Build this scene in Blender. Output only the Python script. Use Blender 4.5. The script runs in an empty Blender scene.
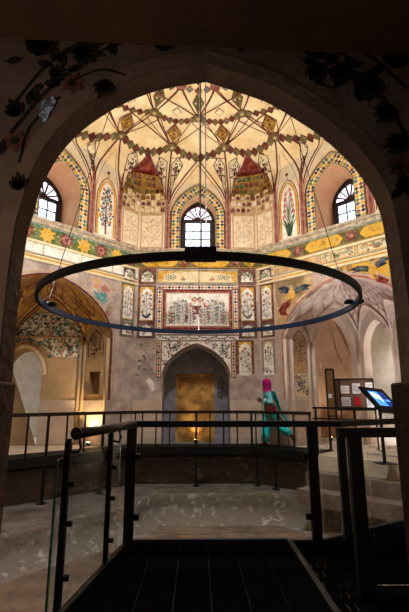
import bpy, bmesh, math, random
from math import sin, cos, pi, radians, hypot, atan2, sqrt
from mathutils import Vector, Matrix

SC = bpy.context.scene
COL = SC.collection
R_ = random.Random(7)

# ------------------------------------------------------------------ camera
cam_d = bpy.data.cameras.new('camera')
cam = bpy.data.objects.new('camera', cam_d)
COL.objects.link(cam)
cam_d.sensor_fit = 'HORIZONTAL'
cam_d.sensor_width = 36.0
cam_d.lens = 36.0 * 410 / 409
cam_d.clip_start = 0.02
cam.location = (0, 0, 1.2)
cam.rotation_euler = (radians(90 + 12.91), 0, radians(-1.0))
SC.camera = cam

# ------------------------------------------------------------------ world, exposure
SC.view_settings.view_transform = 'Standard'
SC.view_settings.look = 'None'
SC.view_settings.gamma = 1
SC.view_settings.use_curve_mapping = False
SC.view_settings.exposure = 1.35
W = bpy.data.worlds.new('daylight'); SC.world = W
W.use_nodes = True
bgn = W.node_tree.nodes['Background']
bgn.inputs[0].default_value = (0.72, 0.84, 1.0, 1)
bgn.inputs[1].default_value = 2.4

def light(name, kind, loc, energy, color, rot=(0, 0, 0), size=0.5, spot=None, blend=0.6, shape=None, size_y=None):
    d = bpy.data.lights.new(name, kind)
    d.energy = energy; d.color = color
    if kind == 'AREA':
        d.size = size
        if shape: d.shape = shape
        if size_y: d.size_y = size_y
    else:
        d.shadow_soft_size = size
    if kind == 'SPOT':
        d.spot_size = radians(spot); d.spot_blend = blend
    o = bpy.data.objects.new(name, d)
    o.location = loc; o.rotation_euler = rot
    COL.objects.link(o)
    return o
# daylight that falls through the oculus at the crown of the dome
light('oculus_daylight', 'AREA', (0, 6.75, 9.75), 260, (0.96, 0.98, 1.0), size=1.1, shape='DISK')
# up-light strip of the ring chandelier, strong on the upper storey
RING_E = 135.0
# daylight of the rooms beyond the two alcoves
light('side_room_daylight', 'AREA', (7.9, 13.3, 3.4), 160, (0.93, 0.96, 1.0), rot=(0, radians(50), radians(215)), size=1.4)
light('side_room_daylight', 'AREA', (-7.6, 12.6, 2.6), 60, (0.93, 0.96, 1.0), rot=(0, radians(-60), radians(-45)), size=1.0)
# weak fill light added out of view at the left, brightens the entrance arch
light('vestibule_fill', 'AREA', (-.60, .34, 1.30), 2.3, (1.0, 0.84, 0.72), rot=(radians(150), 0, radians(5)), size=.3, size_y=.3, shape='RECTANGLE')

# ------------------------------------------------------------------ materials
MATS = {}
def lin(c):
    return tuple((x / 12.92 if x <= 0.04045 else ((x + 0.055) / 1.055) ** 2.4) for x in c)
def hexc(h):
    return lin(tuple(int(h[i:i + 2], 16) / 255 for i in (0, 2, 4)))
def mat(name, hexa, rough=0.85, metal=0.0, hex2=None, scale=3.0, amt=0.5, lo=0.4, hi=0.62, bump=0.0, bscale=20.0, emit=None, es=0.0, detail=6):
    m = bpy.data.materials.new(name); m.use_nodes = True
    nt = m.node_tree; b = nt.nodes['Principled BSDF']
    b.inputs['Roughness'].default_value = rough
    b.inputs['Metallic'].default_value = metal
    c1 = hexc(hexa) + (1,)
    b.inputs['Base Color'].default_value = c1
    b.inputs['Specular IOR Level'].default_value = (0.0 if rough > 0.9 else 0.15) if rough > 0.6 else 0.3
    tc = None
    if hex2:
        tc = nt.nodes.new('ShaderNodeTexCoord')
        nz = nt.nodes.new('ShaderNodeTexNoise'); nz.inputs['Scale'].default_value = scale
        nz.inputs['Detail'].default_value = detail; nz.inputs['Roughness'].default_value = 0.65
        nt.links.new(tc.outputs['Object'], nz.inputs['Vector'])
        rp = nt.nodes.new('ShaderNodeValToRGB')
        rp.color_ramp.elements[0].position = lo; rp.color_ramp.elements[1].position = hi
        rp.color_ramp.elements[0].color = (0, 0, 0, 1); rp.color_ramp.elements[1].color = (amt, amt, amt, 1)
        nt.links.new(nz.outputs['Fac'], rp.inputs['Fac'])
        mx = nt.nodes.new('ShaderNodeMix'); mx.data_type = 'RGBA'
        mx.inputs[6].default_value = c1; mx.inputs[7].default_value = hexc(hex2) + (1,)
        nt.links.new(rp.outputs['Color'], mx.inputs[0])
        nt.links.new(mx.outputs[2], b.inputs['Base Color'])
    if bump > 0:
        if tc is None: tc = nt.nodes.new('ShaderNodeTexCoord')
        n2 = nt.nodes.new('ShaderNodeTexNoise'); n2.inputs['Scale'].default_value = bscale; n2.inputs['Detail'].default_value = 5
        nt.links.new(tc.outputs['Object'], n2.inputs['Vector'])
        bp = nt.nodes.new('ShaderNodeBump'); bp.inputs['Strength'].default_value = bump; bp.inputs['Distance'].default_value = 0.05
        nt.links.new(n2.outputs['Fac'], bp.inputs['Height']); nt.links.new(bp.outputs['Normal'], b.inputs['Normal'])
    if emit:
        b.inputs['Emission Color'].default_value = hexc(emit) + (1,)
        b.inputs['Emission Strength'].default_value = es
    MATS[name] = m
    return m
mat('plaster_up', 'e6dcc6', hex2='cdbc9c', scale=1.6, amt=0.7, bump=0.15, bscale=9)
mat('plaster_low', 'c0aea4', hex2='8c7c74', scale=2.2, amt=0.85, bump=0.2, bscale=9)
mat('plaster_white', 'dcd4c8', hex2='bfae98', scale=2.5, amt=0.6, bump=0.1)
mat('plaster_dado', 'c8b4a4', hex2='ac9888', scale=2, amt=0.6, bump=0.1)
mat('plaster_alcove', 'bca07c', hex2='9c8468', scale=1.8, amt=0.7, bump=0.1)
mat('dome_cream', 'eedab0', hex2='d8b478', scale=1.5, amt=0.85, lo=0.38, hi=0.66, bump=0.1, bscale=8)
mat('vault_gold', '9c7840', hex2='6c4c26', scale=2.2, amt=0.8)
mat('vault_rose', 'e0d0c8', hex2='b8a096', scale=2.2, amt=0.7)
mat('reveal', 'cfa27c', hex2='ddb894', scale=1.5, amt=0.7, bump=0.1)
for n, h, h2 in (('brown', '56281c', '80503a'), ('red', '6c2018', '985848'), ('maroon', '6c2c34', '96685c'), ('rose', 'a4685c', 'c09484'), ('rose_dark', '7c4640', 'a4786c'),
                 ('ochre', 'c8922c', 'd8b878'), ('bronze', '8a6428', 'b8904c'), ('parch', 'e2d4bc', 'c8b090'), ('olive', '5c5430', '8c8058'), ('yellow', 'd8a830', 'c8a868'), ('green', '5c6c34', '98945c'), ('darkgreen', '34503c', '7c8868'),
                 ('teal', '3c7c80', 'a0b4a8'), ('blue', '34506c', '8c98a0'), ('navy', '262c3c', '6c6c70'), ('black', '241c1a', '6c5c50'), ('grey', '6c6660', 'a09484'),
                 ('white', 'f0ece6', 'cfc2b0'), ('cream', 'e4d4b0', 'ccb488'), ('tan', 'b89468', 'd0b48c'), ('pink', 'c0606c', 'd0a89c'), ('orange', 'c8682c', 'd8a878'),
                 ('faint', 'c4a078', 'dcc8ac'), ('fade', '9c8c84', 'b8a494')):
    mat('p_' + n, h, hex2=h2, scale=7.0, amt=0.75, lo=0.45, hi=0.62)
mat('stone', '706660', hex2='4a423c', scale=2.2, amt=0.85, bump=0.8, bscale=6)
mat('stone_riser', '7a6e66', hex2='cfc8c0', scale=4.5, amt=0.45, lo=0.55, hi=0.64, bump=1.0, bscale=7)
mat('stone_light', 'c8b8a4', hex2='a49484', scale=2, amt=0.6, bump=0.2)
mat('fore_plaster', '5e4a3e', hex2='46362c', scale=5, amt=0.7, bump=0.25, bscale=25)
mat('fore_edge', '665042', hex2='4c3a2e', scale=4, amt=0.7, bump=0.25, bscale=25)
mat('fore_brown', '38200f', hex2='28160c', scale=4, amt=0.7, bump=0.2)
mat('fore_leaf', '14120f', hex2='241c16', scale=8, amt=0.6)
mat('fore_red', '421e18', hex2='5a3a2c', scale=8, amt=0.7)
mat('fore_chip', 'a0aabc', hex2='2c3038', scale=45, amt=0.95, lo=.42, hi=.58)
mat('black_metal', '08090c', rough=0.5, metal=0.0, hex2='050608', scale=8, amt=0.6)
mat('ring_metal', '040508', rough=0.65, metal=0.0, hex2='06080e', scale=6, amt=0.5)
mat('ring_rim', '142c4c', rough=0.4, metal=0.0, hex2='0c1828', scale=6, amt=0.5)  # blue light on the ring's inner face, put into the colour
mat('deck_black', '060506', rough=0.95, hex2='0a0909', scale=14, amt=0.7)
mat('deck_metal', '101114', rough=0.65, metal=0.0, hex2='0a0a0c', scale=6, amt=0.6)
mat('rust_beam', '3c241a', hex2='1e1410', scale=5, amt=0.8)
mat('wood_frame', '2c1e1a', rough=0.6, hex2='1c1410', scale=6, amt=0.5)
mat('rail_wood', '2a1712', rough=0.35, hex2='1c100c', scale=10, amt=0.6)
mat('door_wood', 'c89850', rough=0.6, hex2='5c4020', scale=2.4, amt=0.7, lo=0.44, hi=0.6, bump=0.15)
mat('led', 'fff0d8', emit='fffaf2', es=RING_E)
mat('lamp_glow', 'ffdc90', emit='ffc860', es=14.0)
mat('skin', '6a4432', rough=0.6, hex2='5c3a2a', scale=20, amt=0.4)
mat('cloth_turq', '38e0e4', hex2='2cc0c8', scale=9, amt=0.8, bump=0.2)
mat('cloth_scarf', 'd8288c', hex2='a82070', scale=12, amt=0.7, bump=0.2)
mat('cloth_print', '2c5c64', hex2='7cb4b8', scale=16, amt=0.9, lo=0.5, hi=0.56)
mat('bag_red', '6c2a2a', hex2='4c1c1c', scale=10, amt=0.6)
mat('shoe', '5c2c20', hex2='3c1c14', scale=10, amt=0.5)
mat('paper_white', 'f0f0f4', hex2='dcdce4', scale=8, amt=0.5)
mat('paper_print', 'b4b4c0', hex2='e4e4ec', scale=30, amt=0.9, lo=0.45, hi=0.55)
mat('paper_red', 'b02030', hex2='901824', scale=12, amt=0.5)
mat('board_brown', '7c5c3c', hex2='64482c', scale=4, amt=0.6)
mat('board_mesh', '6c5448', hex2='584238', scale=8, amt=0.5)
mat('screen_blue', '3c78c8', emit='4c90e8', es=.6)
mat('screen_dark', '182440', emit='1c3070', es=0.6)
mat('screen_light', 'b8d8f8', emit='b8dcff', es=.9)
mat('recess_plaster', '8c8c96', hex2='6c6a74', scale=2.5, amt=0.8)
mat('plaster_rose', 'c4b0a6', hex2='a89086', scale=1.8, amt=0.7, bump=0.15, bscale=9)
mat('plaster_niche', 'a88860', hex2='8c6c48', scale=3, amt=0.6)
mat('plaster_right', 'd8c8bc', hex2='c0aca0', scale=2, amt=0.6, bump=0.1)
mat('plaster_apse', 'c4a488', hex2='b08c6c', scale=2, amt=0.6, bump=0.1)
mat('stone_pool', '7a6656', hex2='54463c', scale=1.6, amt=0.8, bump=0.4)
mat('seam', '1c1816', hex2='12100e', scale=3, amt=.6)
mat('rail_metal', '241c1c', rough=.3, metal=.4, hex2='181214', scale=9, amt=.6)
mat('cloth_sleeve', '58c4c8', hex2='c0c8cc', scale=8, amt=.8, lo=.48, hi=.55)
mat('stone_step', '6e5e54', hex2='8c8078', scale=3, amt=.6, bump=.5)
mat('sill_grey', 'c0b098', hex2='908270', scale=9, amt=0.8, lo=0.45, hi=0.55, bump=0.5, bscale=14)

def glass_mat(name, tint, rough=0.0):
    m = bpy.data.materials.new(name); m.use_nodes = True
    nt = m.node_tree; b = nt.nodes['Principled BSDF']
    b.inputs['Base Color'].default_value = tint + (1,)
    b.inputs['Roughness'].default_value = rough
    b.inputs['Transmission Weight'].default_value = 1.0
    b.inputs['IOR'].default_value = 1.25
    b.inputs['Specular IOR Level'].default_value = 0.5
    MATS[name] = m
glass_mat('glass', (0.86, 0.93, 0.92))
glass_mat('glass_edge', (0.10, 0.45, 0.30), 0.3)
glass_mat('pane_clear', (0.95, 0.97, 1.0))
glass_mat('pane_pink', (0.95, 0.62, 0.66), 0.2)

# ------------------------------------------------------------------ helpers
def finish(o, label=None, cat=None, group=None, kind=None):
    if label: o['label'] = label
    if cat: o['category'] = cat
    if group: o['group'] = group
    if kind: o['kind'] = kind
    return o
def empty(name, loc, label=None, cat=None, group=None, kind=None, rz=0.0, parent=None):
    o = bpy.data.objects.new(name, None); o.empty_display_size = 0.1
    o.location = loc; o.rotation_euler = (0, 0, rz)
    COL.objects.link(o)
    if parent: o.parent = parent
    return finish(o, label, cat, group, kind)
def obj(name, bm, mats, parent=None, smooth=False, **kw):
    """link a bmesh as ONE mesh object; bm in world coordinates unless its parent is rotated/moved"""
    if mats[0] in ('glass', 'glass_edge', 'pane_clear', 'pane_pink', 'ring_metal', 'black_metal'): bmesh.ops.recalc_face_normals(bm, faces=bm.faces[:])
    me = bpy.data.meshes.new(name)
    bm.to_mesh(me); bm.free()
    if isinstance(mats, str): mats = [mats]
    for k in mats: me.materials.append(MATS[k])
    if smooth:
        for p in me.polygons: p.use_smooth = True
    o = bpy.data.objects.new(name, me)
    COL.objects.link(o)
    if parent is not None:
        o.parent = parent
        lx = parent.location
        if parent.get('_w', 0):
            o.location = (-lx[0], -lx[1], -lx[2])
    for a, b in kw.items():
        pass
    return finish(o, **kw)
def world_empty(name, loc, *a, **k):
    """an Empty whose children are authored in world coordinates"""
    o = empty(name, loc, *a, **k)
    o['_w'] = 1
    return o
def BM(): return bmesh.new()
def box(bm, lo, hi, mi=0, bev=0.0):
    x0, y0, z0 = lo; x1, y1, z1 = hi
    v = [bm.verts.new(p) for p in ((x0, y0, z0), (x1, y0, z0), (x1, y1, z0), (x0, y1, z0), (x0, y0, z1), (x1, y0, z1), (x1, y1, z1), (x0, y1, z1))]
    fs = [bm.faces.new([v[i] for i in q]) for q in ((0, 3, 2, 1), (4, 5, 6, 7), (0, 1, 5, 4), (1, 2, 6, 5), (2, 3, 7, 6), (3, 0, 4, 7))]
    for f in fs: f.material_index = mi
    if bev > 0:
        es = list({e for f in fs for e in f.edges})
        r = bmesh.ops.bevel(bm, geom=es, offset=bev, segments=2, affect='EDGES', profile=0.5)
        for f in r['faces']: f.material_index = mi
def frame_of(d):
    d = d.normalized()
    up = Vector((0, 0, 1)) if abs(d.z) < 0.95 else Vector((0, 1, 0))
    a = d.cross(up).normalized(); b = a.cross(d).normalized()
    return a, b
def bar(bm, p, q, w, h=None, mi=0):
    """rectangular bar from p to q; w sideways, h the other way"""
    p = Vector(p); q = Vector(q); h = h or w
    a, b = frame_of(q - p)
    vs = []
    for c in (p, q):
        for sx, sy in ((-1, -1), (1, -1), (1, 1), (-1, 1)):
            vs.append(bm.verts.new(c + a * (sx * w / 2) + b * (sy * h / 2)))
    for q4 in ((3, 2, 1, 0), (4, 5, 6, 7), (0, 1, 5, 4), (1, 2, 6, 5), (2, 3, 7, 6), (3, 0, 4, 7)):
        bm.faces.new([vs[i] for i in q4]).material_index = mi
def tube(bm, pts, r, n=8, mi=0, closed=False, cap=True):
    pts = [Vector(p) for p in pts]; m = len(pts); rings = []
    for i, p in enumerate(pts):
        a_ = pts[(i - 1) % m] if (i > 0 or closed) else p
        b_ = pts[(i + 1) % m] if (i < m - 1 or closed) else p
        a, b = frame_of(b_ - a_)
        rr = r[i] if isinstance(r, (list, tuple)) else r
        rings.append([bm.verts.new(p + a * (rr * cos(2 * pi * k / n)) + b * (rr * sin(2 * pi * k / n))) for k in range(n)])
    for i in range(m if closed else m - 1):
        A, B = rings[i], rings[(i + 1) % m]
        for k in range(n):
            f = bm.faces.new((A[k], A[(k + 1) % n], B[(k + 1) % n], B[k])); f.material_index = mi; f.smooth = True
    if cap and not closed:
        bm.faces.new(rings[0][::-1]).material_index = mi; bm.faces.new(rings[-1]).material_index = mi
def prism(bm, poly, z0, z1, mi=0, side=None):
    """vertical prism on a plan polygon"""
    a = [bm.verts.new((x, y, z0)) for x, y in poly]; b = [bm.verts.new((x, y, z1)) for x, y in poly]
    bm.faces.new(b).material_index = mi; bm.faces.new(a[::-1]).material_index = mi
    n = len(poly)
    for i in range(n):
        bm.faces.new((a[i], a[(i + 1) % n], b[(i + 1) % n], b[i])).material_index = mi if side is None else side

def arch(cx, hw, zs, apex, n=28, point=0.14, p=2.0):
    """pointed arch from left spring to right spring"""
    out = []
    for i in range(n + 1):
        t = pi * i / n
        x = -cos(t)
        y = (1 - point) * (max(0, 1 - abs(x) ** p)) ** (1 / p) + point * (1 - abs(x))
        out.append((cx + hw * x, zs + (apex - zs) * y))
    return out
def arch_loop(cx, hw, z0, zs, apex, **k):
    return [(cx - hw, z0)] + arch(cx, hw, zs, apex, **k) + [(cx + hw, z0)]

class Art:
    """painted decoration: flat coloured shapes laid on a surface F(s, t, off)"""
    def __init__(s, F, base=0.004):
        s.F = F; s.bm = BM(); s.k = []; s.base = base
    def mi(s, m):
        m = m if m in MATS else 'p_' + m
        if m not in s.k: s.k.append(m)
        return s.k.index(m)
    def poly(s, pts, m, layer=1):
        vs = [s.bm.verts.new(s.F(x, y, s.base * layer)) for x, y in pts]
        try: s.bm.faces.new(vs).material_index = s.mi(m)
        except ValueError: pass
    def rect(s, x0, y0, x1, y1, m, layer=1): s.poly([(x0, y0), (x1, y0), (x1, y1), (x0, y1)], m, layer)
    def frame(s, x0, y0, x1, y1, w, m, layer=2):
        s.rect(x0, y0, x1, y0 + w, m, layer); s.rect(x0, y1 - w, x1, y1, m, layer)
        s.rect(x0, y0 + w, x0 + w, y1 - w, m, layer); s.rect(x1 - w, y0 + w, x1, y1 - w, m, layer)
    def disk(s, x, y, r, m, layer=2, n=10, ry=None):
        ry = ry or r
        s.poly([(x + r * cos(2 * pi * i / n), y + ry * sin(2 * pi * i / n)) for i in range(n)], m, layer)
    def strip(s, path, w, m, layer=2, sub=1):
        pts = []
        for i in range(len(path) - 1):
            for k in range(sub):
                f = k / sub
                pts.append((path[i][0] * (1 - f) + path[i + 1][0] * f, path[i][1] * (1 - f) + path[i + 1][1] * f))
        pts.append(path[-1]); n = len(pts); L = []; Rr = []
        for i, (x, y) in enumerate(pts):
            ax, ay = pts[max(0, i - 1)]; bx, by = pts[min(n - 1, i + 1)]
            dx, dy = bx - ax, by - ay; l = hypot(dx, dy) or 1
            ww = (w[0] + (w[1] - w[0]) * i / (n - 1)) / 2 if isinstance(w, tuple) else w / 2
            L.append((x - dy / l * ww, y + dx / l * ww)); Rr.append((x + dy / l * ww, y - dx / l * ww))
        o = s.base * layer
        vl = [s.bm.verts.new(s.F(x, y, o)) for x, y in L]; vr = [s.bm.verts.new(s.F(x, y, o)) for x, y in Rr]
        for i in range(n - 1):
            s.bm.faces.new((vr[i], vr[i + 1], vl[i + 1], vl[i])).material_index = s.mi(m)
    def leaf(s, x, y, a, l, w, m, layer=3):
        c, q = cos(a), sin(a)
        P = [(0, 0), (l * .35, w / 2), (l * .7, w * .4), (l, 0), (l * .7, -w * .4), (l * .35, -w / 2)]
        s.poly([(x + c * u - q * v, y + q * u + c * v) for u, v in P], m, layer)
    def flower(s, x, y, r, m, c='ochre', n=6, layer=4):
        P = []
        for i in range(n * 2):
            rr = r if i % 2 == 0 else r * .62
            P.append((x + rr * cos(pi * i / n + .3), y + rr * sin(pi * i / n + .3)))
        s.poly(P, m, layer); s.disk(x, y, r * .38, c, layer + 1, 6)
    def plant(s, cx, y0, h, w, fl='pink', lf='darkgreen', n=4, seed=1, stem=.02, fr=.07, leaves=True):
        r = random.Random(seed)
        s.strip([(cx, y0), (cx + w * .05, y0 + h * .3), (cx - w * .04, y0 + h * .65), (cx, y0 + h * .92)], stem, lf, 3)
        s.flower(cx, y0 + h * .92, fr, fl)
        for i in range(n):
            for sg in (-1, 1):
                t = (i + .5 + (.25 if sg > 0 else 0)) / (n + .5)
                by = y0 + h * .85 * t
                ex = cx + sg * w * (.42 - .18 * t) * r.uniform(.8, 1.1); ey = by + h * .14
                s.strip([(cx, by - h * .04), ((cx + ex) / 2, by), (ex, ey)], stem * .8, lf, 3)
                if (i + (sg > 0)) % 2 == 0: s.flower(ex, ey, fr * r.uniform(.7, 1), fl)
                else: s.leaf(ex, ey, radians(90 - sg * 40), fr * 1.7, fr * .9, lf)
                if leaves: s.leaf((cx + ex) / 2, by, radians(90 - sg * 70), fr * 1.5, fr * .7, lf)
    def iris(s, cx, y0, h, w, fl='pink', lf='green', seed=1):
        r = random.Random(seed)
        for i in range(9):
            a = (i - 4) / 4
            s.strip([(cx + a * w * .05, y0), (cx + a * w * .22, y0 + h * .25), (cx + a * w * .42, y0 + h * r.uniform(.3, .45))], (.05, .012), lf, 3)
        for i in range(10):
            t = (i + 1) / 10; x = cx + (w * .30 if i % 2 else -w * .28) * (1.15 - .7 * t); y = y0 + h * (.35 + .6 * t)
            s.strip([(cx, y0 + h * (.1 + .4 * t)), ((cx + x) / 2, y0 + h * (.2 + .6 * t)), (x, y)], .022, lf, 3)
            s.leaf(x, y - .05, radians(100 if i % 2 else 70), .17, .1, fl, 4)
            s.leaf((cx + x) / 2, y - h * .12, radians(50 if i % 2 else 130), .15, .06, lf, 3)
    def tree(s, cx, y0, h, w, fruits=('orange',), leaves=('darkgreen', 'blue'), seed=1, n=26, fr=.05):
        r = random.Random(seed)
        s.strip([(cx, y0), (cx + .02, y0 + h * .5), (cx - .01, y0 + h * .96)], (.05, .015), 'brown', 3)
        for i in range(n):
            t = .18 + .8 * (i / n); sg = -1 if i % 2 else 1
            sp = w * .5 * sin(min(1, (1 - t) * 1.5 + .25) * pi / 2) * r.uniform(.35, .95)
            x, y = cx + sg * sp, y0 + h * t
            s.strip([(cx, y - h * .06), (cx + sg * sp * .6, y - h * .01), (x, y)], .014, 'brown', 3)
            if i % 3 == 0: s.disk(x, y, fr, r.choice(fruits), 4, 7)
            else: s.leaf(x, y, r.uniform(.2, 2.9), fr * 2.2, fr * 1.3, r.choice(leaves), 4)
            s.leaf(cx + sg * sp * .5, y - .02, r.uniform(.2, 2.9), fr * 2, fr * 1.1, r.choice(leaves), 4)
    def multifoil(s, cx, y0, hw, zs, apex, m, layer=2, lobes=5):
        P = [(cx - hw, y0)]
        for k in range(lobes):
            a0 = pi - pi * k / lobes; a1 = pi - pi * (k + 1) / lobes
            for j in range(5):
                a = a0 + (a1 - a0) * j / 4
                q = 1 - .10 * (1 - sin(pi * j / 4))
                P.append((cx + hw * cos(a) * q, zs + (apex - zs) * sin(a) * q + (.06 * (apex - zs) if abs(cos(a)) < .2 else 0)))
        P.append((cx + hw, y0))
        s.poly(P, m, layer)
    def checker(s, path, w, step, cols, bg='cream', layer=2, edge=None):
        """a border of little lozenges along a path"""
        s.strip(path, w, bg, layer)
        if edge:
            for o in (-.5, .5):
                s.strip(offset(path, o * w), .022, edge, layer + 2)
        # resample
        L = [0]
        for i in range(1, len(path)): L.append(L[-1] + hypot(path[i][0] - path[i - 1][0], path[i][1] - path[i - 1][1]))
        n = max(1, int(L[-1] / step)); i = 1
        for k in range(n):
            d = (k + .5) * L[-1] / n
            while L[i] < d: i += 1
            f = (d - L[i - 1]) / (L[i] - L[i - 1])
            x = path[i - 1][0] + (path[i][0] - path[i - 1][0]) * f; y = path[i - 1][1] + (path[i][1] - path[i - 1][1]) * f
            tx, ty = (path[i][0] - path[i - 1][0]), (path[i][1] - path[i - 1][1]); l = hypot(tx, ty); tx /= l; ty /= l
            rows = (-.25, .25) if w > .16 else (0,)
            for q, ro in enumerate(rows):
                c = cols[(k + q) % len(cols)]; rr = step * .55; wr = w * (.25 if len(rows) == 2 else .36)
                ox, oy = x - ty * ro * w, y + tx * ro * w
                s.poly([(ox - tx * rr, oy - ty * rr), (ox + ty * wr, oy - tx * wr), (ox + tx * rr, oy + ty * rr), (ox - ty * wr, oy + tx * wr)], c, layer + 1)
    def scroll(s, x0, x1, y, h, seed=1, lf='darkgreen', fl=('pink', 'ochre'), dens=.16, fr=.04):
        r = random.Random(seed); x = x0; k = 0; path = []
        while x <= x1:
            path.append((x, y + h * .25 * sin(k * 1.3))); x += dens * .6; k += 1
        if len(path) > 1: s.strip(path, .018, lf, 3)
        for i, (px, py) in enumerate(path):
            sg = 1 if i % 2 else -1
            if i % 3 == 0: s.flower(px, py + sg * h * .2, min(fr, h * .3), r.choice(fl), layer=4)
            s.leaf(px, py, radians(sg * r.uniform(40, 100)), min(.09, h * .4), .04, lf)
    def scatter(s, poly_test, x0, y0, x1, y1, n, seed, fl=('red', 'pink', 'ochre'), lf=('darkgreen', 'blue'), fr=.05):
        r = random.Random(seed)
        for i in range(n):
            x, y = r.uniform(x0, x1), r.uniform(y0, y1)
            if not poly_test(x, y): continue
            if i % 3 == 0: s.flower(x, y, fr * r.uniform(.6, 1.1), r.choice(fl))
            else: s.leaf(x, y, r.uniform(0, 6.28), fr * 2.2, fr, r.choice(lf))
            if i % 2 == 0: s.strip([(x, y), (x + r.uniform(-.1, .1), y + .07), (x + r.uniform(-.16, .16), y + .1)], .013, r.choice(lf), 3)
    def done(s, name, parent=None, **kw): return obj(name, s.bm, s.k, parent, **kw)
def offset(path, o):
    out = []; n = len(path)
    for i, (x, y) in enumerate(path):
        ax, ay = path[max(0, i - 1)]; bx, by = path[min(n - 1, i + 1)]
        dx, dy = bx - ax, by - ay; l = hypot(dx, dy) or 1
        out.append((x - dy / l * o, y + dx / l * o))
    return out

# ------------------------------------------------------------------ plan of the octagonal hall
C0 = (0.0, 6.75)
K = 1.86; DG = 3.79
CORN = [(-K, 12.2), (K, 12.2), (K + DG, 8.41), (K + DG, 5.09), (K, 1.3), (-K, 1.3), (-K - DG, 5.09), (-K - DG, 8.41)]
def wall_F(A, B):
    A = Vector((A[0], A[1], 0)); B = Vector((B[0], B[1], 0)); d = (B - A).normalized(); n = Vector((-d.y, d.x, 0))
    if n.dot(Vector((C0[0], C0[1], 0)) - A) < 0: n = -n
    def F(s, z, o=0.0):
        p = A + d * s + n * o
        return Vector((p.x, p.y, z))
    F.L = (B - A).length; F.d = d; F.n = n; F.A = A
    return F
FC0 = wall_F(CORN[0], CORN[1])
def FC(x, z, o=0.0): return FC0(x + K, z, o)          # back wall, s measured from the axis
FC.d = FC0.d; FC.n = FC0.n
FL = wall_F(CORN[0], CORN[7])
FR = wall_F(CORN[1], CORN[2])
FSL = wall_F(CORN[7], CORN[6]); FSR = wall_F(CORN[2], CORN[3])
FBL = wall_F(CORN[5], CORN[6]); FBR = wall_F(CORN[4], CORN[3])

RD, Z0, HD, ND = 5.9, 6.2, 3.2, 3.0
def dome_z(r): return Z0 + HD * (max(0.0, 1 - (min(r, RD) / RD) ** ND)) ** (1 / ND)
def dome_r(z):
    k = (z - Z0) / HD
    if k <= 0: return RD
    if k >= 1: return 0.0
    return RD * (1 - k ** ND) ** (1 / ND)
def wall_r(az):
    m = 99
    for n, dd in (((0, 1), 5.45), ((-.70711, .70711), 5.169), ((.70711, .70711), 5.169), ((1, 0), 5.65), ((-1, 0), 5.65), ((0, -1), 5.45), ((-.70711, -.70711), 5.169), ((.70711, -.70711), 5.169)):
        c = sin(az) * n[0] + cos(az) * n[1]
        if c > 1e-4: m = min(m, dd / c)
    return m
def FD(azd, z, o=0.0):
    """inner shell (wall below, dome above), azimuth in degrees from the hall axis, height z"""
    az = radians(azd); r = min(wall_r(az), dome_r(z)); zz = z
    if r < wall_r(az) - 1e-5:
        k = (RD and (r / RD)); nz = max(0.05, (z - Z0) / HD) ** 2; nr = (r / RD) ** 2
        l = hypot(nz, nr); r2 = r - o * nr / l; zz = z - o * nz / l
    else: r2 = r - o
    return Vector((C0[0] + r2 * sin(az), C0[1] + r2 * cos(az), zz))
def FP(azd, r, o=0.0):
    az = radians(azd); z = dome_z(r)
    return Vector((C0[0] + r * sin(az), C0[1] + r * cos(az), z - o))

def fill(bm, loops, F, off=0.0, mi=0):
    """planar face with holes; loops are (s, z) lists"""
    edges = []
    for lp in loops:
        vs = [bm.verts.new(F(x, y, off)) for x, y in lp]
        for i in range(len(vs)): edges.append(bm.edges.new((vs[i], vs[(i + 1) % len(vs)])))
    r = bmesh.ops.triangle_fill(bm, use_beauty=True, use_dissolve=False, edges=edges)
    for g in r['geom']:
        if isinstance(g, bmesh.types.BMFace): g.material_index = mi
def tunnel(bm, loop, F, o0, o1, mi=0, closed=True, scale=1.0, c=(0, 0)):
    a = [bm.verts.new(F(x, y, o0)) for x, y in loop]
    b = [bm.verts.new(F(c[0] + (x - c[0]) * scale, c[1] + (y - c[1]) * scale, o1)) for x, y in loop]
    n = len(loop)
    for i in range(n if closed else n - 1):
        bm.faces.new((a[i], a[(i + 1) % n], b[(i + 1) % n], b[i])).material_index = mi
def obox(bm, F, s0, s1, z0, z1, o0, o1, mi=0):
    v = [bm.verts.new(F(s, z, o)) for s, z, o in ((s0, z0, o0), (s1, z0, o0), (s1, z0, o1), (s0, z0, o1), (s0, z1, o0), (s1, z1, o0), (s1, z1, o1), (s0, z1, o1))]
    for q in ((0, 3, 2, 1), (4, 5, 6, 7), (0, 1, 5, 4), (1, 2, 6, 5), (2, 3, 7, 6), (3, 0, 4, 7)):
        bm.faces.new([v[i] for i in q]).material_index = mi

# ------------------------------------------------------------------ walls
ZLOW = -0.95
WIN_HW, WIN_SP, WIN_AP, WIN_B = 0.57, 6.95, 7.66, 5.86
def win_hole(c): return arch_loop(c, WIN_HW, WIN_B, WIN_SP, WIN_AP, n=22, point=.3)

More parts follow.
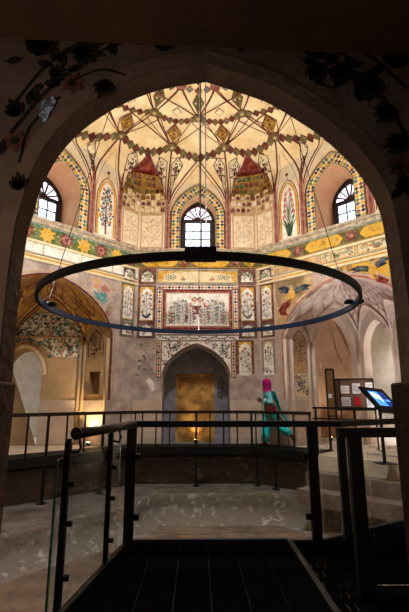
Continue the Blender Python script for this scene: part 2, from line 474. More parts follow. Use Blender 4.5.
def window_unit(F, c, depth, num, label=None):
    """dark timber arched casement at the outer end of the recess"""
    hw, zb, zs, za = 0.53, 5.92, 6.9, 7.56
    base = F(c, zb, -depth)
    root = world_empty('window_%d' % num, base, kind='structure')
    bm = BM()
    outer = arch_loop(c, WIN_HW + .03, WIN_B - .02, WIN_SP, WIN_AP + .02, n=22, point=.3)
    inner = arch_loop(c, hw - .07, zb + .08, zs + .06, za - .08, n=22)
    fill(bm, [outer, inner], F, -depth)
    fill(bm, [outer, inner], F, -depth - .06)
    tunnel(bm, inner, F, -depth, -depth - .06)
    obox(bm, F, c - hw + .03, c + hw - .03, zs + .0, zs + .11, -depth - .05, -depth + .03)       # transom
    obox(bm, F, c - hw + .04, c - hw + .14, zb, zs, -depth - .05, -depth + .02)
    obox(bm, F, c + hw - .14, c + hw - .04, zb, zs, -depth - .05, -depth + .02)
    obox(bm, F, c - hw + .04, c + hw - .04, zb, zb + .13, -depth - .05, -depth + .02)
    obj('window_frame', bm, ['wood_frame'], root)
    bm = BM()
    w = hw - .14
    for k in (1, 2):
        x = c - w + 2 * w * k / 3; obox(bm, F, x - .018, x + .018, zb + .1, zs + .02, -depth - .04, -depth + .0)
        z = zb + .13 + (zs - zb - .13) * k / 3; obox(bm, F, c - w, c + w, z - .018, z + .018, -depth - .04, -depth + .0)
    obj('glazing_bar', bm, ['wood_frame'], root)
    bm = BM()                                                                                # fan of the top light
    fx, fz = c, zs + .08
    P = [F(fx + .12 * cos(a), fz + .12 * sin(a), -depth + .01) for a in [pi * i / 10 for i in range(11)]]
    bm.faces.new([bm.verts.new(p) for p in P])
    for a in (25, 52, 78, 102, 128, 155):
        a = radians(a); ln = .46
        bar(bm, F(fx, fz, -depth - .01), F(fx + ln * cos(a) * .98, fz + ln * sin(a), -depth - .01), .045)
    obj('fanlight_bar', bm, ['wood_frame'], root)
    bm = BM()
    obox(bm, F, c - w, c + w, zb + .1, zs + .02, -depth - .035, -depth - .03)
    obj('window_pane', bm, ['pane_clear'], root)
    bm = BM()
    g = arch(c, hw - .06, zs + .08, za - .06, n=16)
    a_ = [bm.verts.new(F(x, y, -depth - .03)) for x, y in g]; b_ = [bm.verts.new(F(x, y, -depth - .036)) for x, y in g]
    bm.faces.new(a_); bm.faces.new(b_[::-1])
    for i in range(len(a_)): bm.faces.new((a_[i], a_[(i + 1) % len(a_)], b_[(i + 1) % len(a_)], b_[i]))
    obj('fanlight_pane', bm, ['pane_pink'], root)
    return root

def upper_tile_arch(root, F, c):
    a = Art(F)
    mid = [(c - .71, 5.86)] + arch(c, .71, 6.98, 7.86, n=26, point=.34) + [(c + .71, 5.86)]
    a.checker(mid, .26, .105, ['navy', 'ochre', 'green', 'blue', 'yellow', 'maroon'], bg='cream', layer=1, edge='darkgreen')
    out = [(c - .87, 5.86)] + arch(c, .87, 7.02, 8.06, n=26, point=.34) + [(c + .87, 5.86)]
    a.strip(out, .04, 'brown', 2)
    a.strip(offset(out, .05), .02, 'ochre', 2)
    inn = [(c - .585, 5.86)] + arch(c, .585, 6.96, 7.68, n=26, point=.3) + [(c + .585, 5.86)]
    a.strip(inn, .03, 'tan', 2)
    a.done('tile_arch', root)

def pilaster(root, F, s0, s1):
    """bundle of three slender half-round shafts"""
    bm = BM(); n = 3; w = (s1 - s0) / n
    for k in range(n):
        cx = s0 + w * (k + .5)
        for (z0, z1, r0, r1) in ((5.82, 7.35, w * .5, w * .45), (7.35, 8.0, w * .45, w * .12)):
            ra = []; rb = []
            for j in range(7):
                t = pi * j / 6
                ra.append(bm.verts.new(F(cx + r0 * cos(t), z0, r0 * sin(t) * 1.2)))
                x1 = cx if z1 < 7.5 else (s0 + s1) / 2 + (cx - (s0 + s1) / 2) * .5
                rb.append(bm.verts.new(F(x1 + r1 * cos(t), z1, r1 * sin(t) * 1.2)))
            for j in range(6):
                f = bm.faces.new((ra[j], ra[j + 1], rb[j + 1], rb[j])); f.material_index = (k + 0) % 2
    obj('pilaster', bm, ['p_rose', 'p_rose_dark'], root)

def tall_panel(root, F, c, hw, kind, seed):
    """narrow arched niche with a painted tree"""
    a = Art(F)
    z0, zs, za = 5.9, 7.0, 7.62
    a.poly(arch_loop(c, hw, z0, zs, za, n=16), 'white', 1)
    a.strip([(c - hw - .03, z0)] + arch(c, hw + .03, zs, za + .04, n=16) + [(c + hw + .03, z0)], .075, 'ochre', 2)
    a.strip([(c - hw - .09, z0)] + arch(c, hw + .09, zs, za + .14, n=16) + [(c + hw + .09, z0)], .028, 'brown', 2)
    if kind == 'tree': a.tree(c, z0 + .05, za - z0 - .2, hw * 1.9, seed=seed)
    else: a.iris(c, z0 + .03, za - z0 - .2, hw * 2.6, fl='pink', lf='darkgreen', seed=seed)
    # little crest above
    a.strip([(c, za + .14), (c, za + .36)], .018, 'brown', 2); a.flower(c, za + .32, .07, 'brown', 'brown')
    a.done('painted_panel', root)

def muq_panel(root, F, s0, s1, seed):
    a = Art(F)
    a.rect(s0, 5.84, s1, 7.08, 'tan', 1)
    a.rect(s0 + .05, 5.9, s1 - .05, 6.96, 'parch', 2)
    c = (s0 + s1) / 2; w = s1 - s0
    a.plant(c, 6.0, .85, w * .8, fl='faint', lf='faint', n=4, seed=seed, stem=.018, fr=.06)
    a.scatter(lambda x, y: True, s0 + .1, 5.95, s1 - .1, 6.9, 16, seed, ('faint', 'tan'), ('faint', 'tan'), .03)
    a.done('painted_panel', root)

def ledges(root, F, s0, s1, name='cornice_ledge'):
    bm = BM()
    obox(bm, F, s0, s1, 5.74, 5.81, 0, .09, 0)
    obox(bm, F, s0, s1, 5.64, 5.74, 0, .05, 0)
    obj(name, bm, ['sill_grey'], root)

def cornice(root, F, s0, s1, seed, bg='green', fields=('yellow', 'maroon')):
    a = Art(F); r = random.Random(seed)
    a.rect(s0, 5.2, s1, 5.62, bg, 1)
    a.rect(s0, 5.18, s1, 5.215, 'brown', 3); a.rect(s0, 5.59, s1, 5.62, 'teal', 3)
    if bg == 'green':
        x = s0 + .25; k = 0
        while x < s1 - .1:
            c = fields[k % len(fields)]
            a.flower(x, 5.405, .235, c, 'pink' if c != 'yellow' else 'ochre', n=8, layer=3)
            a.flower(x, 5.405, .15, 'ochre' if c == 'yellow' else 'rose', c, n=7, layer=5)
            a.scatter(lambda u, v: True, x + .2, 5.25, x + .36, 5.56, 9, seed + k, ('teal', 'yellow', 'cream'), ('darkgreen', 'teal'), .035)
            x += .54; k += 1
    else:
        a.rect(s0, 5.23, s1, 5.58, 'olive', 2)
        x = s0 + .1; k = 0
        while x < s1 - .3:
            x1 = min(x + 1.15, s1 - .05)
            a.poly([(x, 5.40), (x + .08, 5.5), (x + .16, 5.56), (x1 - .16, 5.56), (x1 - .08, 5.5), (x1, 5.40), (x1 - .08, 5.31), (x1 - .16, 5.25), (x + .16, 5.25), (x + .08, 5.31)], 'yellow', 3)
            a.scatter(lambda u, v: True, x + .15, 5.3, x1 - .15, 5.52, 22, seed + k, ('ochre', 'bronze'), ('ochre', 'bronze'), .05)
            a.flower(x1 + .22, 5.405, .18, 'maroon', 'rose', n=7, layer=4)
            a.scatter(lambda u, v: True, x1 + .08, 5.27, x1 + .38, 5.54, 8, seed + k, ('pink', 'ochre'), ('darkgreen', 'green'), .03)
            x = x1 + .45; k += 1
    a.done('painted_frieze', root)

def small_panels(root, F, c, hw, seed, mirror=False):
    """column of painted panels beside the central field, from top to bottom"""
    def fr(z0, z1, bg):
        a.rect(c - hw - .05, z0 - .05, c + hw + .05, z1 + .05, 'maroon' if seed % 2 else 'grey', 1)
        a.rect(c - hw, z0, c + hw, z1, bg, 2)
        a.frame(c - hw - .005, z0 - .005, c + hw + .005, z1 + .005, .02, 'darkgreen', 3)
    a = Art(F); fr(4.72, 5.12, 'maroon')
    a.multifoil(c, 4.76, hw * .85, 4.88, 5.08, 'white', 3)
    a.scatter(lambda x, y: abs(x - c) < hw * .6, c - hw * .6, 4.84, c + hw * .6, 5.0, 20, seed, ('green',), ('green', 'darkgreen'), .04)
    a.done('painted_panel', root)
    a = Art(F); fr(3.52, 4.6, 'ochre')
    a.multifoil(c, 3.56, hw * .86, 4.3, 4.55, 'white', 3)
    a.plant(c, 3.6, .85, hw * 1.7, fl='red' if seed % 2 else 'pink', lf='navy', n=4, seed=seed, stem=.022, fr=.06)
    a.leaf(c, 3.6, 2.3, .2, .06, 'navy'); a.leaf(c, 3.6, .8, .2, .06, 'navy')
    a.done('painted_panel', root)
    a = Art(F); fr(3.05, 3.42, 'grey')
    a.multifoil(c, 3.07, hw * .85, 3.2, 3.39, 'white', 3)
    a.scatter(lambda x, y: abs(x - c) < hw * .7, c - hw * .6, 3.1, c + hw * .6, 3.3, 14, seed + 3, ('red', 'pink'), ('navy', 'grey'), .035)
    a.done('painted_panel', root)

def low_panel(root, F, c, hw, seed):
    a = Art(F)
    a.rect(c - hw - .06, 1.95, c + hw + .06, 2.95, 'maroon' if seed % 2 else 'fade', 1)
    a.rect(c - hw, 2.0, c + hw, 2.9, 'ochre' if seed % 2 else 'tan', 2)
    a.frame(c - hw, 2.0, c + hw, 2.92, .02, 'darkgreen', 3)
    a.multifoil(c, 1.9, hw * .88, 2.6, 2.86, 'white', 3)
    a.plant(c, 2.28, .45, hw * 1.5, fl='red', lf='navy', n=3, seed=seed, stem=.022, fr=.055)
    a.scatter(lambda x, y: True, c - hw * .7, 1.95, c + hw * .7, 2.25, 12, seed, ('grey',), ('grey', 'navy'), .035)
    a.done('painted_panel', root)

# ---- back wall
def build_back_wall():
    F = FC
    bm = BM()
    upper_out = [(-K, 5.2), (K, 5.2), (K, 8.9), (-K, 8.9)]
    fill(bm, [upper_out, win_hole(0)], F, 0, 0)
    low_out = [(-K, ZLOW), (K, ZLOW), (K, 5.2), (-K, 5.2)]
    door_hole = arch_loop(-.03, .98, -.05, 1.85, 2.8, n=28, point=.25)
    fill(bm, [low_out, door_hole], F, 0, 1)
    tunnel(bm, win_hole(0), F, 0, -.4, 2)
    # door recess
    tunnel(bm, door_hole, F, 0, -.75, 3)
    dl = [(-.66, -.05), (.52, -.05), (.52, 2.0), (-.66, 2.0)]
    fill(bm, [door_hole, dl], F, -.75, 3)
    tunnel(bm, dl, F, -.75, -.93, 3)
    # inner moulding
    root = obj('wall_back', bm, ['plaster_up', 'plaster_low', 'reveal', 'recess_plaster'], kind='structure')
    bm = BM()
    obox(bm, F, -K, -1.01, .0, 1.19, 0, .05); obox(bm, F, .95, K, .0, 1.19, 0, .05)
    obj('dado', bm, ['plaster_dado'], root)
    ledges(root, F, -K - .02, K + .02)
    cornice(root, F, -K, K, 4, bg='ochre', fields=('yellow', 'maroon', 'yellow'))
    upper_tile_arch(root, F, 0)
    pilaster(root, F, -1.06, -.88); pilaster(root, F, .88, 1.06)
    muq_panel(root, F, -1.83, -1.1, 3); muq_panel(root, F, 1.1, 1.83, 5)
    # yellow edged cloud panel
    a = Art(F)
    a.rect(-1.24, 4.72, 1.24, 5.12, 'ochre', 1); a.multifoil(0, 4.75, 1.12, 4.95, 5.08, 'cream', 2, lobes=9)
    for x in (-.9, -.75, .72, .9): a.plant(x, 4.8, .2, .2, 'teal', 'darkgreen', 2, 3, .015, .035)
    for x in (-.45, .45): a.poly([(x - .1, 4.86), (x + .1, 4.86), (x + .05, 4.8), (x - .05, 4.8)], 'rose', 3); a.flower(x, 4.9, .05, 'tan')
    a.frame(-1.26, 4.7, 1.26, 5.14, .025, 'teal', 3)
    a.done('painted_panel', root)
    # lozenge border and flower field
    a = Art(F)
    a.rect(-1.24, 3.1, 1.24, 4.66, 'cream', 1)
    a.checker([(-1.16, 3.16), (-1.16, 4.58)], .14, .10, ['navy', 'rose', 'ochre'], 'white', 2, 'brown')
    a.checker([(1.16, 3.16), (1.16, 4.58)], .14, .10, ['navy', 'rose', 'ochre'], 'white', 2, 'brown')
    a.checker([(-1.22, 4.58), (1.22, 4.58)], .14, .10, ['navy', 'rose', 'ochre'], 'white', 2, 'brown')
    a.checker([(-1.22, 3.18), (1.22, 3.18)], .14, .10, ['navy', 'rose', 'ochre'], 'white', 2, 'brown')
    a.frame(-1.06, 3.27, 1.06, 4.5, .10, 'red', 3)
    a.frame(-1.0, 3.33, 1.0, 4.44, .03, 'rose', 4)
    a.done('painted_border', root)
    a = Art(F, .006)
    a.rect(-.94, 3.38, .94, 4.38, 'white', 3)
    for sx in (-1, 1):
        for j, (x, h) in enumerate(((.22, .62), (.45, .8), (.7, .72), (.86, .4))):
            a.plant(sx * x, 3.42, h, .34, fl=('pink', 'teal', 'teal', 'pink')[j], lf=('darkgreen', 'teal', 'teal', 'green')[j], n=6, seed=j * 3 + (sx > 0), stem=.02, fr=.055)
    a.poly([(-.12, 4.0), (.12, 4.0), (.07, 3.86), (.03, 3.8), (.1, 3.74), (-.1, 3.74), (-.03, 3.8), (-.07, 3.86)], 'maroon', 4)
    for i in range(7): a.flower(-.21 + .07 * i, 4.06 + .1 * sin(pi * i / 6) + (.05 if i % 2 else 0), .05, 'pink')
    for i in range(5): a.flower(-.16 + .08 * i, 4.2 + .04 * (i % 2), .045, 'red')
    a.done('painted_panel', root)
    # band below the field and spandrels of the door arch
    a = Art(F)
    a.rect(-1.24, 2.95, 1.24, 3.08, 'white', 1); a.scroll(-1.2, 1.2, 3.015, .12, 5, 'navy', ('red', 'rose'), .14, .035)
    a.frame(-1.26, 2.93, 1.26, 3.1, .022, 'grey', 3)
    a.done('painted_border', root)
    ar = arch(-.03, 1.02, 1.86, 2.86, n=28, point=.25)
    a = Art(F)
    for side in (0, 1):
        h = ar[:15] if side == 0 else ar[14:]
        for i in range(len(h) - 1):
            a.poly([h[i], h[i + 1], (h[i + 1][0], 2.9), (h[i][0], 2.9)], 'white', 1)
    def inside(x, y):
        u = abs((x + .03) / 1.02)
        return u < 1 and y > 1.86 + 1.0 * (.75 * sqrt(1 - u * u) + .25 * (1 - u)) + .05
    a.scatter(inside, -1.0, 2.0, .95, 2.88, 260, 11, ('red', 'rose', 'pink'), ('darkgreen', 'blue', 'navy'), .04)
    a.strip([(x, z) for x, z in arch(-.03, 1.0, 1.86, 2.83, n=28, point=.25)], .03, 'brown', 3)
    a.checker([(-1.14, 1.8), (-1.14, 2.9)], .12, .09, ['navy', 'rose'], 'cream', 2, 'maroon')
    a.checker([(1.08, 1.8), (1.08, 2.9)], .12, .09, ['navy', 'rose'], 'cream', 2, 'maroon')
    a.done('painted_spandrel', root)
    small_panels(root, F, -1.55, .22, 3); small_panels(root, F, 1.53, .22, 5)
    low_panel(root, F, 1.42, .21, 5)
    # faded remains on the left part
    a = Art(F)
    r = random.Random(4)
    for i in range(60):
        x = r.uniform(-1.8, -1.2); z = r.uniform(1.9, 2.85)
        a.leaf(x, z, r.uniform(0, 6.3), r.uniform(.05, .2), r.uniform(.02, .07), r.choice(['fade', 'fade', 'grey']), 2)
    a.poly([(-1.5, 1.75), (-1.4, 1.85), (-1.28, 1.72), (-1.22, 1.5), (-1.33, 1.42), (-1.4, 1.6)], 'white', 2)
    a.done('painted_panel', root)
    # painted sprig inside the recess
    a = Art(lambda s, z, o: F(s, z, o - .75))
    a.plant(.74, 1.2, .75, .24, 'navy', 'navy', 4, 4, .02, .045)
    a.done('painted_panel', root)
    return root
wall_back = build_back_wall()
window_unit(FC, 0, .4, 1)

# golden double door in the recess
def build_door():
    F = FC; root = world_empty('door_1', F(-.07, 0, -.9), kind='structure')
    bm = BM()
    obox(bm, F, -.66, -.58, -.04, 2.0, -.92, -.80); obox(bm, F, .44, .52, -.04, 2.0, -.92, -.80); obox(bm, F, -.66, .52, 1.92, 2.0, -.92, -.80)
    obj('door_frame', bm, ['door_wood'], root)
    bm = BM(); obox(bm, F, -.66, .52, -.05, 2.0, -.95, -.925); obj('back_board', bm, ['door_wood'], root)
    for s0, s1 in ((-.58, -.072), (-.068, .44)):
        bm = BM(); obox(bm, F, s0, s1, -.04, 1.92, -.92, -.87)
        for z0, z1 in ((.1, .85), (.95, 1.8)):
            obox(bm, F, s0 + .07, s1 - .07, z0, z1, -.87, -.855)
        obj('door_leaf', bm, ['door_wood'], root)
build_door()

# ---- diagonal walls with alcoves
AL_C, AL_HW, AL_SP, AL_AP = 2.68, 1.83, 2.85, 4.36
def vault_map(F, plan, ap=AL_AP, sp=AL_SP, c=AL_C, hw=AL_HW, point=.16):
    """plan: polyline (s, depth) of the alcove; returns G(u, v): u 0..1 along the plan, v 0..1 up the vault"""
    L = [0]
    for i in range(1, len(plan)): L.append(L[-1] + hypot(plan[i][0] - plan[i - 1][0], plan[i][1] - plan[i - 1][1]))
    def base(u):
        d = u * L[-1]
        for i in range(1, len(plan)):
            if d <= L[i] + 1e-9:
                f = (d - L[i - 1]) / (L[i] - L[i - 1])
                return (plan[i - 1][0] + (plan[i][0] - plan[i - 1][0]) * f, plan[i - 1][1] + (plan[i][1] - plan[i - 1][1]) * f)
        return plan[-1]
    def G(u, v, o=0.0):
        s, dp = base(min(1, max(0, u)))
        th = v * pi / 2
        k = cos(th)                               # horizontal shrink towards the apex
        y = (1 - point) * sqrt(max(0, 1 - k * k)) + point * (1 - k)
        k2 = k
        rs, rd = (s - c), dp
        ln = hypot(rs, rd) or 1
        f = (ln * k2 - o * cos(th)) / ln
        return F(c + rs * f, sp + (ap - sp) * y - o * sin(th), -(rd * f) )
    G.base = base; G.L = L
    return G

def build_diag(F, side, plan, num, lun):
    left = side == 'left'
    L = F.L
    bm = BM()
    up = [(0, 5.2), (L, 5.2), (L, 8.9), (0, 8.9)]
    fill(bm, [up, win_hole(AL_C)], F, 0, 0)
    tunnel(bm, win_hole(AL_C), F, 0, -1.05, 2)
    ao = arch_loop(AL_C, AL_HW, -.05, AL_SP, AL_AP, n=40, point=.16)
    lo = [(0, ZLOW), (L, ZLOW), (L, 5.2), (0, 5.2)]
    fill(bm, [lo, ao], F, 0, 1)
    root = obj('wall_back_' + side, bm, ['plaster_up', 'plaster_low' if left else 'plaster_rose', 'reveal'], kind='structure')
    ledges(root, F, 0, L)
    cornice(root, F, 0, L, 9 if left else 17, bg='green' if left else 'ochre', fields=('maroon', 'yellow') if left else ('yellow', 'maroon', 'yellow', 'yellow'))
    upper_tile_arch(root, F, AL_C)
    for s0 in (.68, 1.61, L - 1.79, L - .86): pilaster(root, F, s0, s0 + .18)
    tall_panel(root, F, 1.23, .25, 'tree' if left else 'iris', 3)
    tall_panel(root, F, L - 1.23, .25, 'tree' if left else 'iris', 8)
    muq_panel(root, F, .03, .66, 7); muq_panel(root, F, L - .66, L - .03, 9)
    window_unit(F, AL_C, 1.05, num)
    # plain strip and moulding under the frieze
    bm = BM(); obox(bm, F, 0, L, 4.64, 4.70, 0, .05); obox(bm, F, 0, L, 4.76, 4.80, 0, .03); obox(bm, F, 0, L, 5.12, 5.18, 0, .06)
    obj('moulding', bm, ['p_cream'], root)
    a = Art(F)
    a.rect(0, 4.70, L, 4.76, 'ochre', 1); a.rect(0, 4.80, L, 4.83, 'green', 1)
    if left:
        a.rect(0, 4.86, L, 5.12, 'white', 1)
        for s in (.9, 1.9, 3.0, 4.1): a.rect(s, 4.86, s + .03, 5.12, 'tan', 2)
    else:
        a.rect(0, 4.86, .62, 5.12, 'cream', 1); a.rect(.62, 4.86, 2.1, 5.12, 'tan', 1)
        a.scroll(.05, .6, 4.99, .2, 5, 'darkgreen', ('rose', 'ochre'), .12)
        for k in range(3):
            s0 = 2.15 + k * 1.05
            a.rect(s0, 4.86, s0 + 1.0, 5.12, 'cream', 1); a.frame(s0, 4.85, s0 + 1.0, 5.13, .03, 'ochre', 2)
            a.poly([(s0 + .38, 5.0), (s0 + .62, 5.0), (s0 + .55, 4.91), (s0 + .45, 4.91)], 'green', 3)
            a.scatter(lambda x, y: True, s0 + .08, 4.9, s0 + .92, 5.08, 26, k, ('pink', 'orange'), ('darkgreen', 'teal'), .035)
    a.done('painted_frieze', root)
    small_panels(root, F, .32, .2, 4 if left else 7)
    if not left: low_panel(root, F, .32, .2, 4)
    # rim of the alcove arch
    a = Art(F)
    rim = [(AL_C - AL_HW - .03, 1.2)] + arch(AL_C, AL_HW + .03, AL_SP, AL_AP + .03, n=40, point=.16) + [(AL_C + AL_HW + .03, 1.2)]
    a.strip(rim, .07, 'brown' if left else 'rose', 2)
    a.strip(offset(rim, .09), .025, 'tan', 2)
    a.done('arch_border', root)
    # figures on the spandrels
    a = Art(F)
    if left:
        a.poly([(1.0, 4.05), (1.12, 4.22), (1.35, 4.12), (1.5, 4.2), (1.42, 4.02), (1.18, 3.86), (1.05, 3.92)], 'teal', 3)
        a.poly([(.95, 4.3), (1.12, 4.42), (1.32, 4.35), (1.2, 4.22), (1.0, 4.2)], 'rose', 3)
        a.poly([(1.22, 4.5), (1.4, 4.58), (1.62, 4.5), (1.5, 4.42), (1.3, 4.4)], 'tan', 3)
        a.disk(1.42, 4.33, .07, 'orange', 3); a.poly([(.9, 3.6), (1.0, 3.75), (1.1, 3.62), (1.0, 3.5)], 'rose', 3)
        a.scatter(lambda x, y: True, .8, 3.7, 1.05, 4.5, 14, 3, ('rose',), ('fade', 'tan'), .05)
    else:
        def winged(cx, cz, sg, sc=1.0):
            def q(P, m, ly=3): a.poly([(cx + sg * x * sc, cz + y * sc) for x, y in P], m, ly)
            q([(0, 0), (.2, .14), (.5, .2), (.85, .12), (.6, .04), (.75, -.02), (.4, -.02), (.1, -.1)], 'navy')
            q([(.05, 0), (.25, .08), (.55, .12), (.35, .0)], 'darkgreen', 4)
            q([(0, 0), (-.12, .2), (-.35, .3), (-.62, .22), (-.42, .14), (-.5, .06), (-.2, -.02)], 'navy')
            q([(-.1, .1), (.1, .12), (.16, -.12), (.05, -.34), (-.14, -.42), (-.2, -.15)], 'ochre', 5)
            q([(-.14, -.25), (.0, -.2), (-.1, -.5), (-.4, -.62), (-.5, -.5)], 'red', 5)
            a.disk(cx, cz + .2 * sc, .08 * sc, 'tan', 5); a.disk(cx, cz + .25 * sc, .08 * sc, 'black', 4)
        a.rect(.66, 3.9, 1.62, 4.62, 'cream', 1)
        a.poly([(.62, 3.2), (.62, 4.62), (1.9, 4.62), (1.9, 4.3), (1.5, 4.05), (1.1, 3.7), (.88, 3.3)], 'tan', 1)
        winged(1.20, 4.22, 1, .8)
        a.poly([(.72, 3.75), (.92, 3.98), (1.05, 3.85), (.98, 3.66), (1.05, 3.55), (.8, 3.6)], 'red', 3)
        a.poly([(2.6, 4.62), (L - .6, 4.62), (L - .6, 3.3), (L - .9, 3.3), (4.3, 3.8), (3.7, 4.25), (3.0, 4.42)], 'yellow', 1)
        winged(3.55, 4.40, -1, .75); winged(4.5, 4.1, 1, .8)
        a.scatter(lambda x, y: y > 4.45 + (3.0 - x) * .05, 1.9, 4.42, 3.0, 4.6, 40, 8, ('rose', 'ochre'), ('grey', 'darkgreen'), .04)
    a.done('painted_spandrel', root)
    # ------------- alcove shell
    G = vault_map(F, plan); T = G.L[-1]
    def vlow(u):
        for i, vm in lun.items():
            ua, ub = G.L[i] / T, G.L[i + 1] / T
            if ua < u < ub:
                x = abs((u - (ua + ub) / 2) / ((ub - ua) / 2))
                return vm * (.8 * sqrt(max(0, 1 - x * x)) + .2 * (1 - x))
        return 0.0
    G.vlow = vlow
    bm = BM()
    NV = 24
    RF = .010 if left else .075
    def relief(u, v, v0):
        k = min(1, (v - v0) / .12) * min(1, (1 - v) / .1)
        p, q = (u * 9 + v * 3) % 1, (u * 9 - v * 3) % 1
        return RF * k * (abs(p - .5) + abs(q - .5)) * 1.6 * (1 if left else max(0, min(1, (.40 - u) / .05)))
    us = set(round(i / 72, 6) for i in range(73))
    for i in lun:
        ua, ub = G.L[i] / T, G.L[i + 1] / T
        us |= set(round(ua + (ub - ua) * (1 - cos(pi * k / 20)) / 2, 6) for k in range(21))
    for l in G.L[1:-1]: us.add(round(l / T, 6))
    us = sorted(us)
    grid = []
    for u in us:
        v0 = vlow(u); grid.append([bm.verts.new(G(u, v0 + (1 - v0) * v / NV, relief(u, v0 + (1 - v0) * v / NV, v0) if v else 0)) for v in range(NV + 1)])
    for i in range(len(us) - 1):
        for v in range(NV):
            vs = [grid[i][v], grid[i + 1][v], grid[i + 1][v + 1], grid[i][v + 1]]
            if v == NV - 1: vs = [grid[i][v], grid[i + 1][v], grid[i + 1][v + 1]]
            bm.faces.new(vs)
        if vlow(us[i]) > 0 or vlow(us[i + 1]) > 0:          # soffit of the lunette
            q = []
            for u in (us[i], us[i + 1]):
                z = G(u, vlow(u)).z; bs, bd = G.base(u); q.append(F(bs, z, -bd))
            try: bm.faces.new([grid[i][0], grid[i + 1][0], bm.verts.new(q[1]), bm.verts.new(q[0])])
            except ValueError: pass
    obj('alcove_vault', bm, ['vault_gold' if left else 'vault_rose'], root)
    return root, G

def facet_F(F, p, q):
    """plane of an alcove facet between plan points p, q (s, depth)"""
    P = F(p[0], 0, -p[1]); Q = F(q[0], 0, -q[1]); d = (Q - P); L = d.length; d.normalize(); n = Vector((-d.y, d.x, 0))
    mid = F(AL_C, 0, -.3)
    if n.dot(mid - P) < 0: n = -n
    def H(s, z, o=0.0):
        w = P + d * s + n * o
        return Vector((w.x, w.y, z))
    H.L = L
    return H

def net(a, cols, nu, rows, w, v0=.0, hub=None, zig=True):
    """painted rib net on the vault: lozenges in (u, v)"""
    for j in range(rows):
        va = v0 + (1 - v0) * j / rows * .92; vb = v0 + (1 - v0) * (j + 1) / rows * .92
        for i in range(nu):
            u0 = i / nu; u1 = (i + 1) / nu; um = (u0 + u1) / 2
            if j % 2: u0, um, u1 = u0 - .5 / nu, u0, u0 + .5 / nu
            if u0 < 0: continue
            a.strip([(u0, va), (um, vb)], w, cols, 2, 4); a.strip([(u1, va), (um, vb)], w, cols, 2, 4)
            if hub: a.disk(um, vb, .012, hub, 3, 6, .03)

# plans of the two alcoves (along the wall, depth)
planL = [(.85, 0), (1.08, 1.0), (2.75, 2.15), (4.28, 1.0), (4.51, 0)]
planR = [(.85, 0), (1.1, 1.05), (2.2, 2.0), (3.16, 2.0), (4.26, 1.05), (4.51, 0)]
lunL = {0: .34, 1: .6, 2: .6}
lunR = {0: .3, 1: .58, 2: .5, 3: .5}
wall_lf, GL = build_diag(FL, 'left', planL, 2, lunL)
wall_rt, GR = build_diag(FR, 'right', planR, 3, lunR)
HL = [facet_F(FL, planL[i], planL[i + 1]) for i in range(4)]
HR = [facet_F(FR, planR[i], planR[i + 1]) for i in range(5)]

def alcove_walls(F, G, plan, H_, root, mats, openings, lun):
    for i in range(len(plan) - 1):
        H = H_[i]; bm = BM(); T = G.L[-1]
        top = []
        if i in lun:
            ua, ub = G.L[i] / T, G.L[i + 1] / T
            for k in range(1, 20):
                u = ua + (ub - ua) * (1 - cos(pi * k / 20)) / 2
                top.append(((u - ua) * T, G(u, G.vlow(u)).z))
        lo = [(0, -.05), (H.L, -.05), (H.L, AL_SP)] + top[::-1] + [(0, AL_SP)]
        ops = openings.get(i, [])
        fill(bm, [lo] + [o[0] for o in ops], H, 0, 0)
        for o, dep in ops:
            tunnel(bm, o, H, 0, -dep, 1)
            if dep < .5: fill(bm, [o], H, -dep, 1)
        obj('alcove_wall', bm, mats, root)
    bm = BM(); bm.faces.new([bm.verts.new(F(s, -.02, -d)) for s, d in plan])
    obj('alcove_floor', bm, ['stone_light'], root)
    bm = BM()
    for i in range(len(plan) - 1):
        if openings.get(i) and openings[i][0][1] >= .5:
            o = openings[i][0][0]; x0 = min(p[0] for p in o); x1 = max(p[0] for p in o)
            obox(bm, H_[i], 0, x0, 0, 1.19, 0, .03); obox(bm, H_[i], x1, H_[i].L, 0, 1.19, 0, .03)
        else: obox(bm, H_[i], 0, H_[i].L, 0, 1.19, 0, .03)
    obj('dado', bm, ['plaster_dado'], root)

nicheL = [(.34, 1.36), (.78, 1.36), (.78, 2.0), (.34, 2.0)]
doorL = arch_loop(1.62, .5, -.04, 1.9, 2.62, n=20, point=.1)
alcove_walls(FL, GL, planL, HL, wall_lf, ['plaster_alcove', 'plaster_niche'], {0: [(nicheL, .22)], 1: [(doorL, .6)]}, lunL)
archR = arch_loop(.73, .58, -.04, 2.5, 3.72, n=24, point=.22)
archR2 = arch_loop(.5, .40, -.04, 2.6, 3.5, n=20, point=.2)
archR3 = arch_loop(.73, .5, -.04, 2.4, 3.4, n=20, point=.2)
alcove_walls(FR, GR, planR, HR, wall_rt, ['plaster_right', 'plaster_right'], {1: [(archR, .5)], 2: [(archR2, .5)]}, lunR)

